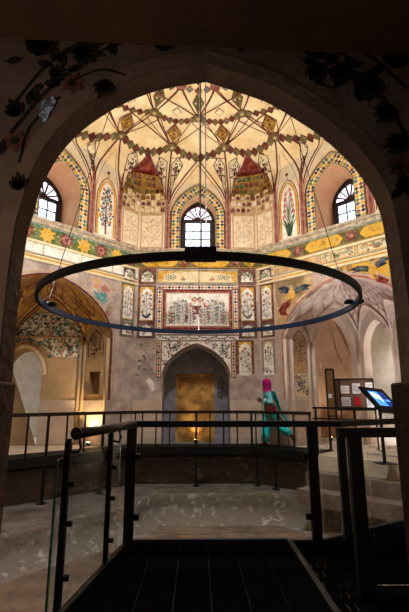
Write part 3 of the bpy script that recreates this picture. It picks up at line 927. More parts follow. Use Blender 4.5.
# painted decoration inside the left alcove
a = Art(GL, .012)
T = GL.L[-1]
for nu in range(0, 15):
    u = nu / 14; v0 = GL.vlow(u) + .02
    for sg in (-1, 1):
        pts = []
        for k in range(9):
            v = v0 + (1 - v0) * .93 * k / 8; uu = u + sg * (v - v0) * .32
            if 0 <= uu <= 1 and GL.vlow(uu) < v: pts.append((uu, v))
        if len(pts) > 2: a.strip(pts, .009, 'brown', 2)
for j in range(1, 6):
    for nu in range(1, 14):
        u = (nu + (.5 if j % 2 else 0)) / 14; v = .2 + j * .125
        if v > GL.vlow(u) + .04: a.poly([(u - .016, v), (u, v + .045), (u + .016, v), (u, v - .045)], 'maroon' if j % 2 else 'bronze', 3)
a.done('vault_painting', wall_lf)
for i in (1, 2):                                            # lunette edge ribs
    a = Art(GL, .01); ua, ub = GL.L[i] / T, GL.L[i + 1] / T
    pts = [(ua + (ub - ua) * (1 - cos(pi * k / 20)) / 2, 0) for k in range(0, 21)]
    pts = [(u, GL.vlow(u) + .03) for u, _ in pts]
    a.strip(pts, .012, 'brown', 3); a.strip([(u, v + .05) for u, v in pts], .01, 'tan', 3)
    a.done('vault_rib', wall_lf)
a = Art(HL[1])
def lun_in(x, z): return 2.42 < z < 2.9 + .82 * sqrt(max(0, 1 - ((x - 1.01) / 1.0) ** 2)) and hypot(x - 1.62, (z - 1.95) * .9) > .72
P = [(.12, 2.42), (.95, 2.42), (1.05, 2.6), (1.3, 2.85), (1.62, 2.95), (1.95, 2.9)] + [(1.01 + .93 * cos(t * pi / 12), 2.92 + .78 * sin(t * pi / 12)) for t in range(0, 13)]
a.poly(P, 'white', 1)
r = random.Random(21)
for i in range(420):
    x, z = r.uniform(.1, 1.95), r.uniform(2.4, 3.75)
    if not lun_in(x, z): continue
    if i % 4 == 0: a.flower(x, z, .04, r.choice(['red', 'rose', 'maroon']))
    else: a.leaf(x, z, r.uniform(0, 6.3), .12, .055, r.choice(['teal', 'darkgreen', 'blue', 'darkgreen']))
    if i % 3 == 0: a.strip([(x, z), (x + r.uniform(-.1, .1), z + .08), (x + r.uniform(-.16, .16), z + .1)], .014, 'darkgreen', 3)
a.strip([(.1, 2.98), (1.9, 2.98)], .05, 'tan', 5); a.strip([(.1, 3.01), (1.9, 3.01)], .015, 'brown', 6)
a.strip([(.62, 2.42), (.62, 3.0)], .05, 'tan', 5); a.strip([(1.0, 3.0), (1.0, 3.6)], .04, 'tan', 5)
a.strip([(.3, 1.2), (.3, 2.42)], .014, 'fade', 2)
a.strip(arch(1.62, .57, 1.9, 2.71, n=20, point=.1), .10, 'cream', 7)
a.strip(arch(1.62, .65, 1.88, 2.80, n=20, point=.1), .03, 'rose', 7)
a.done('painted_lunette', wall_lf)
a = Art(HL[0])
def blind(a, c, hw, z0, zs, za, bg, line):
    a.poly(arch_loop(c, hw, z0, zs, za, n=14, point=.3), bg, 1)
    a.strip([(c - hw - .03, z0)] + arch(c, hw + .03, zs, za + .05, n=14, point=.3) + [(c + hw + .03, z0)], .04, line, 2)
blind(a, .56, .26, 2.42, 2.75, 3.12, 'tan', 'brown')
a.scatter(lambda x, y: abs(x - .56) < .2, .36, 2.45, .76, 3.0, 60, 6, ('maroon', 'red'), ('darkgreen', 'navy'), .045)
a.strip([(.10, 1.2), (.10, 2.85)], .02, 'brown', 2); a.strip([(.92, 1.2), (.92, 2.85)], .02, 'brown', 2)
a.strip([(.20, 1.2), (.20, 2.85)], .02, 'fade', 2)
a.done('painted_panel', wall_lf)
bm = BM(); obox(bm, HL[0], .26, .86, 1.28, 1.36, 0, .05); obj('niche_sill', bm, ['plaster_niche'], wall_lf)
bm = BM()
for s in (.06, .97): tube(bm, [HL[0](s, 0, .03), HL[0](s, 2.9, .03)], .05, 8)
tube(bm, [HL[1](.1, 0, .03), HL[1](.1, 2.9, .03)], .05, 8)
obj('corner_shaft', bm, ['plaster_alcove'], wall_lf)

# right alcove: raised ribs and faceted net
TR = GR.L[-1]
a = Art(GR, .012)
for k in range(-4, 14):
    for sg in (-1, 1):
        pts = [((k + .5) / 9 + sg * v * 3 / 9, v) for v in [i / 24 for i in range(1, 23)]]
        run = []
        for p in pts + [(-9, 0)]:
            if 0 <= p[0] <= .38 and p[1] > GR.vlow(p[0]) + .03: run.append(p)
            else:
                if len(run) > 2: a.strip(run, .005, 'rose_dark', 9)
                run = []
a.done('vault_painting', wall_rt)
for i in (0, 1, 2, 3):
    ua, ub = GR.L[i] / TR, GR.L[i + 1] / TR; bm = BM()
    pts = [(ua + (ub - ua) * (1 - cos(pi * k / 20)) / 2) for k in range(0, 21)]
    tube(bm, [GR(u, GR.vlow(u) + .02, .02) for u in pts], .035, 6)
    obj('vault_rib', bm, ['vault_rose'], wall_rt)
    a = Art(GR)
    a.strip([(u, GR.vlow(u) + .06) for u in pts], .008, 'rose_dark', 3); a.strip([(u, GR.vlow(u) + .11) for u in pts], .006, 'brown', 3)
    a.done('painted_rib', wall_rt)
a = Art(GR, .006)                                            # brick lattice above the back arch
for j in range(9):
    v = .12 + j * .09
    for k in range(9):
        u = .40 + (k + (j % 2) * .5) * .052; du = .026
        if u < .86 and v > GR.vlow(u) + .06 and v + .09 < .95:
            a.strip([(u - du, v), (u, v + .07), (u + du, v)], .007, 'rose_dark', 3)
            a.strip([(u - du, v - .03), (u, v + .04), (u + du, v - .03)], .004, 'brown', 3)
a.done('vault_painting', wall_rt)
a = Art(HR[0])
blind(a, .62, .26, 1.95, 2.75, 3.15, 'tan', 'rose_dark')
a.scatter(lambda x, y: abs(x - .62) < .22, .4, 2.3, .84, 3.0, 70, 6, ('rose', 'maroon'), ('fade', 'grey'), .045)
a.rect(.34, 1.3, .92, 1.95, 'cream', 2)
a.scatter(lambda x, y: True, .4, 1.35, .86, 1.9, 40, 16, ('maroon', 'pink'), ('blue', 'navy', 'fade'), .05)
a.poly([(.45, 1.62), (.6, 1.72), (.8, 1.7), (.62, 1.64), (.6, 1.56)], 'blue', 5)
for s in (.08, .16, .24): a.strip([(s, 1.2), (s, 3.0)], .018, 'rose_dark' if s == .16 else 'rose', 2)
a.done('painted_panel', wall_rt)
bm = BM()
for s in (.02, .28, .95): tube(bm, [HR[0](s, 0, .02), HR[0](s, 2.9, .02)], .045, 8)
tube(bm, [HR[1](.07, 0, .03), HR[1](.07, 2.9, .03)], .05, 8); tube(bm, [HR[1](1.39, 0, .03), HR[1](1.39, 2.9, .03)], .05, 8)
obj('corner_shaft', bm, ['plaster_right'], wall_rt)

# rooms beyond the alcoves
def side_room(name, F, c, d0, w, dp, h, m, n):
    bm = BM()
    x0, x1 = c - w / 2, c + w / 2
    P = lambda s, z, d: bm.verts.new(F(s, z, -d))
    for q in (((x0, -.05, d0 + dp), (x1, -.05, d0 + dp), (x1, h, d0 + dp), (x0, h, d0 + dp)),
              ((x0, -.05, d0), (x0, -.05, d0 + dp), (x0, h, d0 + dp), (x0, h, d0)),
              ((x1, -.05, d0), (x1, -.05, d0 + dp), (x1, h, d0 + dp), (x1, h, d0)),
              ((x0, h, d0), (x1, h, d0), (x1, h, d0 + dp), (x0, h, d0 + dp)),
              ((x0, -.05, d0), (x1, -.05, d0), (x1, -.05, d0 + dp), (x0, -.05, d0 + dp))):
        bm.faces.new([P(*k) for k in q])
    return obj(name, bm, [m], kind='structure')
side_room('wall_left_room', FL, 2.7, -.0, 6.6, 4.6, 4.4, 'plaster_white', 1)
side_room('wall_right_room', FR, 2.7, -.0, 6.6, 5.2, 4.9, 'plaster_white', 1)
# ribbed vault of the room seen through the right arch
bm = BM()
H = HR[1]
def RV(s, z, o): return H(s, z, -o)
bm2 = BM()
plan2 = [(-.35, .55), (-.1, 1.5), (.73, 2.1), (1.55, 1.5), (1.8, .55)]
GV = vault_map(lambda s, z, o=0: H(s, z, o), plan2, ap=4.25, sp=2.3, c=.73, hw=1.08)
pts = [[bm.verts.new(GV(i / 24, j / 10) if j else GV(i / 24, 0)) for j in range(11)] for i in range(25)]
for i in range(24):
    for j in range(10):
        v = [pts[i][j], pts[i + 1][j], pts[i + 1][j + 1], pts[i][j + 1]] if j < 9 else [pts[i][j], pts[i + 1][j], pts[i + 1][j + 1]]
        bm.faces.new(v)
base = [bm.verts.new(H(x, -.03, -y)) for x, y in plan2]; top = [bm.verts.new(H(x, 2.3, -y)) for x, y in plan2]
for i in range(4): bm.faces.new((base[i], base[i + 1], top[i + 1], top[i]))
rm = obj('wall_right_apse', bm, ['plaster_apse'], kind='structure')
for (u0, u1) in ((.06, .40), (.18, .44), (.32, .47), (.5, .5), (.68, .53), (.82, .56), (.94, .60), (.18, .30), (.82, .70)):
    bm2 = BM(); tube(bm2, [GV(u0 + (u1 - u0) * t / 10, t / 10 * .92, .02) for t in range(11)], .03, 6); obj('vault_rib', bm2, ['plaster_apse'], rm)

# ---- the remaining walls of the octagon
def plain_wall(name, F, zdoor=None):
    bm = BM(); L = F.L
    if zdoor:
        fill(bm, [[(0, ZLOW), (L, ZLOW), (L, 8.9), (0, 8.9)], zdoor], F, 0, 0)
    else:
        fill(bm, [[(0, 5.2), (L, 5.2), (L, 8.9), (0, 8.9)]], F, 0, 0); fill(bm, [[(0, ZLOW), (L, ZLOW), (L, 5.2), (0, 5.2)]], F, 0, 1)
    w = obj(name, bm, ['plaster_up', 'plaster_low'], kind='structure')
    if not zdoor:
        ledges(w, F, 0, L); cornice(w, F, 0, L, 31)
        bm = BM(); obox(bm, F, 0, L, 0, 1.19, 0, .05); obj('dado', bm, ['plaster_dado'], w)
        a = Art(F); c = L / 2
        a.poly(arch_loop(c, 1.2, 1.3, 2.8, 4.2, n=24), 'cream', 1)
        a.strip([(c - 1.2, 1.3)] + arch(c, 1.2, 2.8, 4.2, n=24) + [(c + 1.2, 1.3)], .1, 'brown', 2)
        a.scatter(lambda x, y: abs(x - c) < .9, c - .9, 1.5, c + .9, 3.2, 120, 3, ('red', 'rose'), ('darkgreen', 'blue'), .06)
        a.done('painted_panel', w)
        upper_tile_arch(w, F, c)
        a = Art(F); a.poly(arch_loop(c, .56, 5.86, 6.95, 7.6), 'white', 1); a.tree(c, 5.95, 1.5, .9, seed=5); a.done('painted_panel', w)
    return w
plain_wall('wall_left', FSL); plain_wall('wall_right', FSR)
plain_wall('wall_front_left', FBL); plain_wall('wall_front_right', FBR)

# ---- dome
NODE_L = [10.2, 30, 60, 79.8]
NODE_U = [0, 20.3, 45, 69.7, 90]
def mirror_all(L):
    out = set()
    for q in range(4):
        for v in L: out.add(round((v + 90 * q) % 360, 2)); out.add(round((-v + 90 * q) % 360, 2))
    return sorted(out)
def build_dome():
    bm = BM(); NA = 144; NR = 26
    rows = []
    for i in range(NA):
        az = 2 * pi * i / NA; rw = wall_r(az) + .01; col = []
        for j in range(NR + 1):
            t = j / NR; r = .55 + (rw - .55) * (1 - (1 - t) ** 1.6)
            col.append(bm.verts.new((C0[0] + r * sin(az), C0[1] + r * cos(az), dome_z(r))))
        rows.append(col)
    for i in range(NA):
        A, B = rows[i], rows[(i + 1) % NA]
        for j in range(NR):
            f = bm.faces.new((A[j], A[j + 1], B[j + 1], B[j])); f.smooth = True
    for i in range(NA):                       # throat of the oculus
        A, B = rows[i], rows[(i + 1) % NA]
        va = bm.verts.new(A[0].co + Vector((0, 0, .45))); vb = bm.verts.new(B[0].co + Vector((0, 0, .45)))
        bm.faces.new((A[0], B[0], vb, va))
    root = obj('ceiling', bm, ['dome_cream'], kind='structure')
    Ls = mirror_all(NODE_L); Us = mirror_all(NODE_U)
    rL, rU, rC = 4.53, 3.56, 4.8
    def nrm(d): return (d + 180) % 360 - 180
    def sag(a0, a1, r0, r1, r_mid, n=8):
        d = nrm(a1 - a0); return [(a0 + d * t / n, r0 + (r1 - r0) * t / n + (r_mid - (r0 + r1) / 2) * sin(pi * t / n)) for t in range(n + 1)]
    a = Art(FP, .008)
    def st(path, w, m, l=2):
        pts = []
        for i in range(len(path) - 1):
            for k in range(4):
                f = k / 4; pts.append((path[i][0] + (path[i + 1][0] - path[i][0]) * f, path[i][1] + (path[i + 1][1] - path[i][1]) * f))
        pts.append(path[-1])
        # metric strip on the dome
        n = len(pts); Lv = []; Rv = []
        for i in range(n):
            p0 = FP(*pts[max(0, i - 1)], .008 * l); p1 = FP(*pts[min(n - 1, i + 1)], .008 * l); p = FP(*pts[i], .008 * l)
            d = (p1 - p0).normalized(); nn = (p - Vector((0, 6.75, 4.0))).normalized(); s_ = d.cross(nn).normalized() * w / 2
            Lv.append(a.bm.verts.new(p + s_)); Rv.append(a.bm.verts.new(p - s_))
        for i in range(n - 1):
            a.bm.faces.new((Lv[i], Lv[i + 1], Rv[i + 1], Rv[i])).material_index = a.mi(m)
    def loz(az, r, ra, rr, m, l=4, edge=None, n=4):
        """lozenge: ra half width in metres across, rr half height radially"""
        k = 180 / pi / r
        if edge: loz(az, r, ra + .022, rr + .03, edge, l - 1, None, n)
        if n == 4: P = [(az - ra * k, r), (az, r + rr), (az + ra * k, r), (az, r - rr)]
        else: P = [(az + ra * k * cos(2 * pi * i / n), r + rr * sin(2 * pi * i / n)) for i in range(n)]
        a.poly(P, m, l)
    def chain(p, cols, w=.085):
        for i in range(1, len(p) - 1):
            loz(p[i][0], p[i][1], w * 1.25, w * 1.25, cols[i % len(cols)], 4, 'brown', 4)
    nL, nU = len(Ls), len(Us)
    for i in range(nL):
        l0, l1 = Ls[i], Ls[(i + 1) % nL]; d = nrm(l1 - l0); m = l0 + d / 2
        wide = abs(d) > 25
        chain(sag(l0, l1, rL, rL, rC + (.12 if wide else 0), 13 if wide else 9), ['olive', 'brown'], .088)
        st(sag(l0, l1, rL - .0, rL, rC + (.12 if wide else 0)), .03, 'brown')
        loz(l0, rL, .13, .12, 'olive', 6, 'brown', 6); loz(l0, rL, .06, .06, 'tan', 8, None, 4)
        # ochre lozenge above the node, grey lozenge above the upper node
        loz(l0, rL - .42, .17, .27, 'bronze', 5, 'brown')
        for q in ((0, .13), (0, -.13), (.08, 0), (-.08, 0), (0, 0)): loz(l0 + q[0] * 14, rL - .42 + q[1], .035, .045, 'ochre' if q[0] else 'brown', 7)
        u0 = min(Us, key=lambda u: abs(nrm(u - m)))
        for u in (u0,):
            st([(l0, rL), (u0 if abs(nrm(u0 - l0)) < 30 else l0, rU)], .036, 'brown'); st([(l1, rL), (l0 + nrm(u0 - l0), rU)], .036, 'brown')
        for l_ in (l0, l1):
            sgn = 1 if nrm(u0 - l_) > 0 else -1
            if abs(nrm(u0 - l_)) < 30: st([(l_, rL), (l_ + nrm(u0 - l_) - sgn * 3.2, rU + .14)], .022, 'brown', 3); st([(l_, rL), (l_ + nrm(u0 - l_) + sgn * 2.6, rU + .2)], .022, 'brown', 3)
        st([(l0 - 1.4, rL + .05), (l0 - 3.0, rL - .45), (l0, rL - .72)], .025, 'brown', 3); st([(l0 + 1.4, rL + .05), (l0 + 3.0, rL - .45), (l0, rL - .72)], .025, 'brown', 3)
    for i in range(nU):
        u0, u1 = Us[i], Us[(i + 1) % nU]; d = nrm(u1 - u0)
        chain(sag(u0, u1, rU, rU, rU + .17, 8), ['brown', 'olive'], .072)
        st(sag(u0, u1, rU, rU, rU + .17), .03, 'brown')
        loz(u0, rU, .14, .12, 'olive', 6, 'brown', 6); loz(u0, rU, .06, .06, 'tan', 8, None, 4)
        loz(u0, rU - .5, .15, .33, 'olive', 5, 'brown')
        for q in ((0, .16), (0, -.16), (.07, 0), (-.07, 0), (0, 0)): loz(u0 + q[0] * 18, rU - .5 + q[1], .035, .05, 'tan' if q[0] else 'brown', 7)
        loz((u0 + d / 2), rU - .15, .12, .12, 'cream', 3, 'brown')
        # fan lines to the next ring
        for t in (-.5, 0, .5):
            a1 = u0 + t * d
            st([(u0, rU), (a1, 2.55)], .035, 'brown')
        st([(u0, rU), (u0 + d / 2, rU - .95)], .035, 'brown'); st([(u0 + d, rU), (u0 + d / 2, rU - .95)], .035, 'brown')
        # lines down through the big cream fields
        l0 = min(Ls, key=lambda l: abs(nrm(l - u0 - d / 2)))
        st([(u0, rU), (u0 + d * .28, rL - .5), (l0, rL)], .022, 'brown', 3)
        loz(u0 + d / 2, 2.55, .12, .12, 'rose_dark', 6, 'brown', 8)
        chain(sag(u0 + d / 2, u1 + nrm(Us[(i + 2) % nU] - u1) / 2, 2.55, 2.55, 2.68, 4), ['brown', 'grey'], .07)
    # crown: a star around the oculus
    for i in range(16):
        a0 = i * 22.5; st([(a0, 2.5), (a0 + 11.25, 1.5), (a0 + 22.5, 2.5)], .04, 'brown'); st([(a0 + 11.25, 1.5), (a0, .62)], .03, 'brown')
        loz(a0, 1.9, .14, .26, 'ochre', 5, 'brown')
    a.done('dome_painting', root)
    # ribs and lunette arcs on the drum
    a = Art(FD, .01)
    for q in range(8):
        c = q * 45; card = q % 2 == 0
    def rib(path, w, m, l=2):
        n = len(path); Lv = []; Rv = []
        for i in range(n):
            p0 = FD(*path[max(0, i - 1)], .01 * l); p1 = FD(*path[min(n - 1, i + 1)], .01 * l); p = FD(*path[i], .01 * l)
            d = (p1 - p0).normalized(); nn = (p - Vector((0, 6.75, p.z - 1.2))).normalized(); s_ = d.cross(nn).normalized() * w / 2
            Lv.append(a.bm.verts.new(p + s_)); Rv.append(a.bm.verts.new(p - s_))
        for i in range(n - 1): a.bm.faces.new((Lv[i], Lv[i + 1], Rv[i + 1], Rv[i])).material_index = a.mi(m)
    zL, zU = dome_z(rL), dome_z(4.85)
    def bez(p0, p1, p2, n=12): return [((1 - t) ** 2 * p0[0] + 2 * t * (1 - t) * p1[0] + t * t * p2[0], (1 - t) ** 2 * p0[1] + 2 * t * (1 - t) * p1[1] + t * t * p2[1]) for t in [i / n for i in range(n + 1)]]
    for base in range(0, 360, 90):
        for sg in (-1, 1):
            A = lambda x: base + sg * x
            # pilaster by the cardinal window -> node 10.2
            rib(bez((A(10.2), 7.5), (A(10.2), 8.2), (A(10.2), zL)), .05, 'brown')
            rib(bez((A(9.6), 7.4), (A(8.6), 8.1), (A(0), zU - .02)), .04, 'brown'); rib(bez((A(9.3), 7.3), (A(7.8), 8.0), (A(0), zU - .12)), .03, 'rose')
            rib(bez((A(10.8), 7.4), (A(12.2), 8.2), (A(14.5), 8.62)), .035, 'brown'); rib(bez((A(9.8), 7.4), (A(8.6), 8.3), (A(6.5), 8.68)), .035, 'brown')
            # the twin pilaster -> node 30
            rib(bez((A(26.2), 7.5), (A(26.8), 8.2), (A(30), zL)), .05, 'brown'); rib(bez((A(35.8), 7.5), (A(35.6), 8.2), (A(30), zL)), .05, 'brown')
            rib(bez((A(26.0), 7.5), (A(25.8), 8.2), (A(24), 8.62)), .035, 'brown')
            rib(bez((A(36.6), 7.4), (A(37.5), 8.0), (A(45), zU - .05)), .04, 'brown'); rib(bez((A(36.9), 7.3), (A(38.2), 7.9), (A(45), zU - .15)), .03, 'rose')
            rib(bez((A(36), 7.5), (A(36), 8.2), (A(37.5), 8.6)), .035, 'brown')
            rib(bez((A(34.8), 7.4), (A(34), 8.0), (A(30.8), 8.5)), .02, 'rose'); rib(bez((A(27.0), 7.4), (A(27.8), 8.0), (A(29.4), 8.5)), .02, 'rose')
            # patterned spandrels beside the muqarnas and by the windows
            for P_ in ([(10.9, 7.55), (12.0, 8.0), (15.0, 8.44), (13.9, 8.62), (11.3, 8.55)], [(25.7, 7.55), (24.6, 8.0), (21.6, 8.44), (22.8, 8.62), (25.4, 8.55)],
                       [(9.5, 7.75), (8.2, 8.15), (5.6, 8.52), (7.6, 8.66), (9.6, 8.5)], [(36.6, 7.75), (37.6, 8.1), (39.6, 8.5), (37.8, 8.6), (36.4, 8.4)]):
                cx = sum(p[0] for p in P_) / 5; cz = sum(p[1] for p in P_) / 5
                PP = []
                for i in range(5):
                    for k in range(3):
                        f = k / 3; q0 = P_[i]; q1 = P_[(i + 1) % 5]
                        PP.append((q0[0] + (q1[0] - q0[0]) * f, q0[1] + (q1[1] - q0[1]) * f))
                cen = a.bm.verts.new(a.F(A(cx), cz, .02)); vs = [a.bm.verts.new(a.F(A(x), z, .02)) for x, z in PP]
                for i in range(len(vs)): a.bm.faces.new((cen, vs[i], vs[(i + 1) % len(vs)])).material_index = a.mi('cream')
                rr = random.Random(3)
                for i in range(85):
                    f = rr.uniform(.1, .9); q0 = PP[rr.randrange(len(PP))]
                    x = cx + (q0[0] - cx) * f; z = cz + (q0[1] - cz) * f
                    h = .026
                    a.poly([(A(x) - .26, z), (A(x), z + h), (A(x) + .26, z), (A(x), z - h)], rr.choice(['black', 'maroon', 'black', 'brown']), 4)
                rib([(A(x), z) for x, z in PP + PP[:1]], .025, 'brown', 4)
            # red gable over the muqarnas
            P_ = [(18.3, 8.66), (15.4, 8.33), (18.3, 8.30), (21.2, 8.33)]
            a.poly([(A(18.3), 8.66), (A(16.4), 8.50), (A(13.0), 8.16), (A(18.3), 8.16)], 'red', 3)
            a.poly([(A(18.3), 8.66), (A(18.3), 8.16), (A(23.6), 8.16), (A(20.2), 8.50)], 'red', 3)
            rib([(A(11.2), 7.5), (A(11.6), 7.9), (A(13.4), 8.2), (A(16.6), 8.5), (A(18.3), 8.67), (A(20), 8.5), (A(23.2), 8.2), (A(25), 7.9), (A(25.4), 7.5)], .035, 'maroon', 6)
            for k in range(3): a.poly([(A(17 + k * 1.3) - .3, 8.4), (A(17 + k * 1.3), 8.45), (A(17 + k * 1.3) + .3, 8.4), (A(17 + k * 1.3), 8.35)], 'brown', 5)
        rib([(base - 10.2 + 20.4 * i / 12, zU + .03 - .05 * abs(i - 6) / 6) for i in range(13)], .02, 'brown')
    a.done('dome_painting', root)
    # muqarnas niches: tiers of little arched cells stepping forward
    tiers = [7.06, 7.26, 7.46, 7.66, 7.86, 8.04, 8.20]
    cols = [('maroon', 'cream', 'rose_dark', 'tan'), ('rose_dark', 'maroon', 'cream', 'white'), ('maroon', 'rose_dark', 'bronze', 'cream'), ('bronze', 'maroon', 'olive', 'brown'), ('olive', 'maroon', 'bronze', 'darkgreen'), ('darkgreen', 'olive', 'maroon', 'bronze')]
    for base in range(0, 360, 90):
        for sg in (-1, 1):
            c = base + sg * 18.3; bm = BM(); keys = ['p_tan', 'p_cream', 'p_bronze']
            def mi(k):
                k = 'p_' + k
                if k not in keys: keys.append(k)
                return keys.index(k)
            rr = random.Random(int(c) + 5)
            for t in range(6):
                z0, z1 = tiers[t], tiers[t + 1]
                hw = 7.3 * (1 - .40 * (max(0, z0 - 7.3) / .8) ** 1.8)
                n = max(5, int(round(hw * 2 / 1.65))); o = .04 + .035 * t
                for k in range(n):
                    a0 = c - hw + 2 * hw * k / n + (hw / n * .4 if t % 2 else 0); a1 = a0 + 2 * hw / n
                    if a1 > c + hw + .3: a1 = c + hw
                    m0 = (a0 + a1) / 2
                    # block
                    vo = [FD(a0, z0, 0), FD(a1, z0, 0), FD(a1, z1, 0), FD(a0, z1, 0)]
                    vi = [FD(a0, z0, o), FD(a1, z0, o), FD(a1, z1, o + .02), FD(a0, z1, o + .02)]
                    V = [bm.verts.new(p) for p in vo + vi]
                    cm = 0 if t < 2 else 2
                    cm = 1 if (t < 3 and (k + t) % 2) else cm
                    for q in ((0, 1, 5, 4), (1, 2, 6, 5), (2, 3, 7, 6), (3, 0, 4, 7)): bm.faces.new([V[i] for i in q]).material_index = cm
                    # face with arched recess: frame + sunk coloured cell
                    loop = [(m0 + (a1 - a0) * .42 * x, z0 + .015 + (z1 - z0 - .03) * y) for x, y in ((-1, 0), (-1, .5), (-.7, .78), (0, 1), (.7, .78), (1, .5), (1, 0))]
                    outer = [(a0, z0), (a0, z1), (m0, z1), (a1, z1), (a1, z0)]
                    vo2 = [bm.verts.new(FD(x, z, o + .02)) for x, z in outer]; vl = [bm.verts.new(FD(x, z, o + .02)) for x, z in loop]; vb = [bm.verts.new(FD(x, z, max(.008, o - .05))) for x, z in loop]
                    for q in ((vo2[0], vo2[1], vl[1], vl[0]), (vo2[1], vo2[2], vl[3], vl[2], vl[1]), (vo2[2], vo2[3], vl[5], vl[4], vl[3]), (vo2[3], vo2[4], vl[6], vl[5]), (vo2[4], vo2[0], vl[0], vl[6])):
                        bm.faces.new(q).material_index = cm
                    for i in range(6): bm.faces.new((vl[i], vl[i + 1], vb[i + 1], vb[i])).material_index = cm
                    bm.faces.new(vb).material_index = mi(rr.choice(cols[t]))
            obj('muqarnas_niche', bm, keys, root)
    return root
build_dome()

# ------------------------------------------------------------------ floor: stepped stone pool
POOL = [(-.95, 10.45), (2.0, 10.45), (2.9, 9.5), (4.0, 8.0), (4.2, 5.5), (2.6, 3.3), (-2.6, 3.3), (-3.9, 5.6), (-3.4, 7.26), (-2.8, 7.9), (-1.7, 9.1), (-1.25, 9.7)]
def build_floor():
    bm = BM()
    outer = list(CORN)
    Z = lambda x, y, o=0: Vector((x, y, o))
    r = random.Random(3)
    # roughened pool edge
    edge = []
    n = len(POOL)
    for i in range(n):
        a, b = POOL[i], POOL[(i + 1) % n]; m = max(2, int(hypot(b[0] - a[0], b[1] - a[1]) / .22))
        for k in range(m):
            f = k / m; edge.append((a[0] + (b[0] - a[0]) * f + r.uniform(-.025, .025), a[1] + (b[1] - a[1]) * f + r.uniform(-.025, .025)))
    fill(bm, [outer, edge], Z, ZLOW, 0)
    floor = obj('floor', bm, ['stone'], kind='structure')
    bm = BM(); N = len(edge); rows = []
    cx, cy = .3, 7
    for z, k in ((ZLOW, 0), (ZLOW - .05, -.012), (ZLOW - .25, .0), (ZLOW - .45, -.03), (ZLOW - .58, -.14)):
        rows.append([bm.verts.new((x + (cx - x) * -k * 1.0, y + (cy - y) * -k, z + r.uniform(-.012, .012) * (k != 0))) for x, y in edge])
    for a_, b_ in zip(rows[:-1], rows[1:]):
        for i in range(N): bm.faces.new((a_[i], a_[(i + 1) % N], b_[(i + 1) % N], b_[i])).smooth = True
    obj('pool_riser', bm, ['stone_riser'], floor)
    bm = BM(); bm.faces.new([bm.verts.new((x, y, -1.53)) for x, y in ((-5, 2.4), (5, 2.4), (5, 11), (-5, 11))]); obj('pool_bottom', bm, ['stone_pool'], floor)
    # low rounded bench of masonry along the foot of the walls
    bm = BM()
    for F, s0, s1 in ((FL, 0, FL.L), (FC0, 0, FC0.L), (FR, 0, FR.L)):
        n = 18
        prof = [(0, -.12), (.05, -.14), (.10, -.5), (.14, -.75), (.26, -.9), (.42, ZLOW)]
        gr = [[bm.verts.new(F(s0 + (s1 - s0) * i / n, z + r.uniform(-.01, .01), o + r.uniform(-.012, .012))) for o, z in prof] for i in range(n + 1)]
        for i in range(n):
            for j in range(len(prof) - 1): bm.faces.new((gr[i][j], gr[i + 1][j], gr[i + 1][j + 1], gr[i][j + 1])).smooth = True
    obj('wall_footing', bm, ['stone_riser'], floor)
build_floor()

# stone platform along the right wall, with steps
def stone_platform():
    F = FR; bm = BM()
    obox(bm, F, 2.15, F.L, ZLOW, -.04, 0, .95, 0)
    obox(bm, F, 2.15, F.L, ZLOW, -.36, .95, 1.35, 1)
    obox(bm, F, 2.15, F.L, ZLOW, -.66, 1.35, 1.75, 1)
    o = obj('stone_platform', bm, ['stone_light', 'stone_step'], kind='structure'); o.name = 'floor_platform'
    return o
stone_platform()

# ------------------------------------------------------------------ steel walkway
def wk(F, s, o): p = F(s, 0, o); return (p.x, p.y)
OFF = .95
t22 = OFF * math.tan(radians(22.5))
LEND = 4.9; REND = 2.15
far_edge = [wk(FL, LEND, .07), wk(FC0, .03, .07), wk(FC0, FC0.L - .03, .07), wk(FR, REND - .02, .07)]
near_edge = [wk(FR, REND - .02, OFF), wk(FC0, FC0.L - t22, OFF), wk(FC0, t22, OFF), wk(FL, LEND, OFF)]
root = world_empty('steel_walkway', (0, 11.7, -.95), 'dark steel walkway on posts along the foot of the painted walls', 'walkway')
bm = BM(); prism(bm, far_edge + near_edge, -.06, 0); obj('deck', bm, ['deck_metal'], root)
bm = BM()
for i in range(3):
    p, q = near_edge[i], near_edge[i + 1]; bar(bm, (p[0], p[1], -.08), (q[0], q[1], -.08), .05, .2)
p, q = near_edge[0], far_edge[3]; bar(bm, (p[0], p[1], -.08), (q[0], q[1], -.08), .05, .2)
obj('fascia', bm, ['black_metal'], root)
for F, s0, s1 in ((FL, .5, LEND - .1), (FC0, .2, FC0.L - .2), (FR, .3, REND - .1)):
    for o in (.35, .75):
        bm = BM(); bar(bm, F(s0, -.2, o), F(s1, -.2, o), .07, .12); obj('beam', bm, ['rust_beam'], root)
# posts standing on the stone ledge
def near_pt(u, px=None): pass
post_s = [('L', .75), ('L', 2.05), ('L', 3.3), ('L', 4.6), ('C', .95), ('C', 2.75), ('R', .25), ('R', 1.15), ('R', 2.05)]
post_s = [('L', 4.3), ('L', 2.95), ('L', 1.55), ('C', 1.84), ('C', 3.42), ('R', 1.05)]
FF = {'L': FL, 'C': FC0, 'R': FR}
for k, s in post_s:
    bm = BM(); F = FF[k]; p = F(s, 0, OFF - .02)
    bar(bm, (p.x, p.y, ZLOW), (p.x, p.y, -.04), .06)
    box(bm, (p.x - .08, p.y - .08, ZLOW), (p.x + .08, p.y + .08, ZLOW + .025))
    obj('post', bm, ['black_metal'], root)

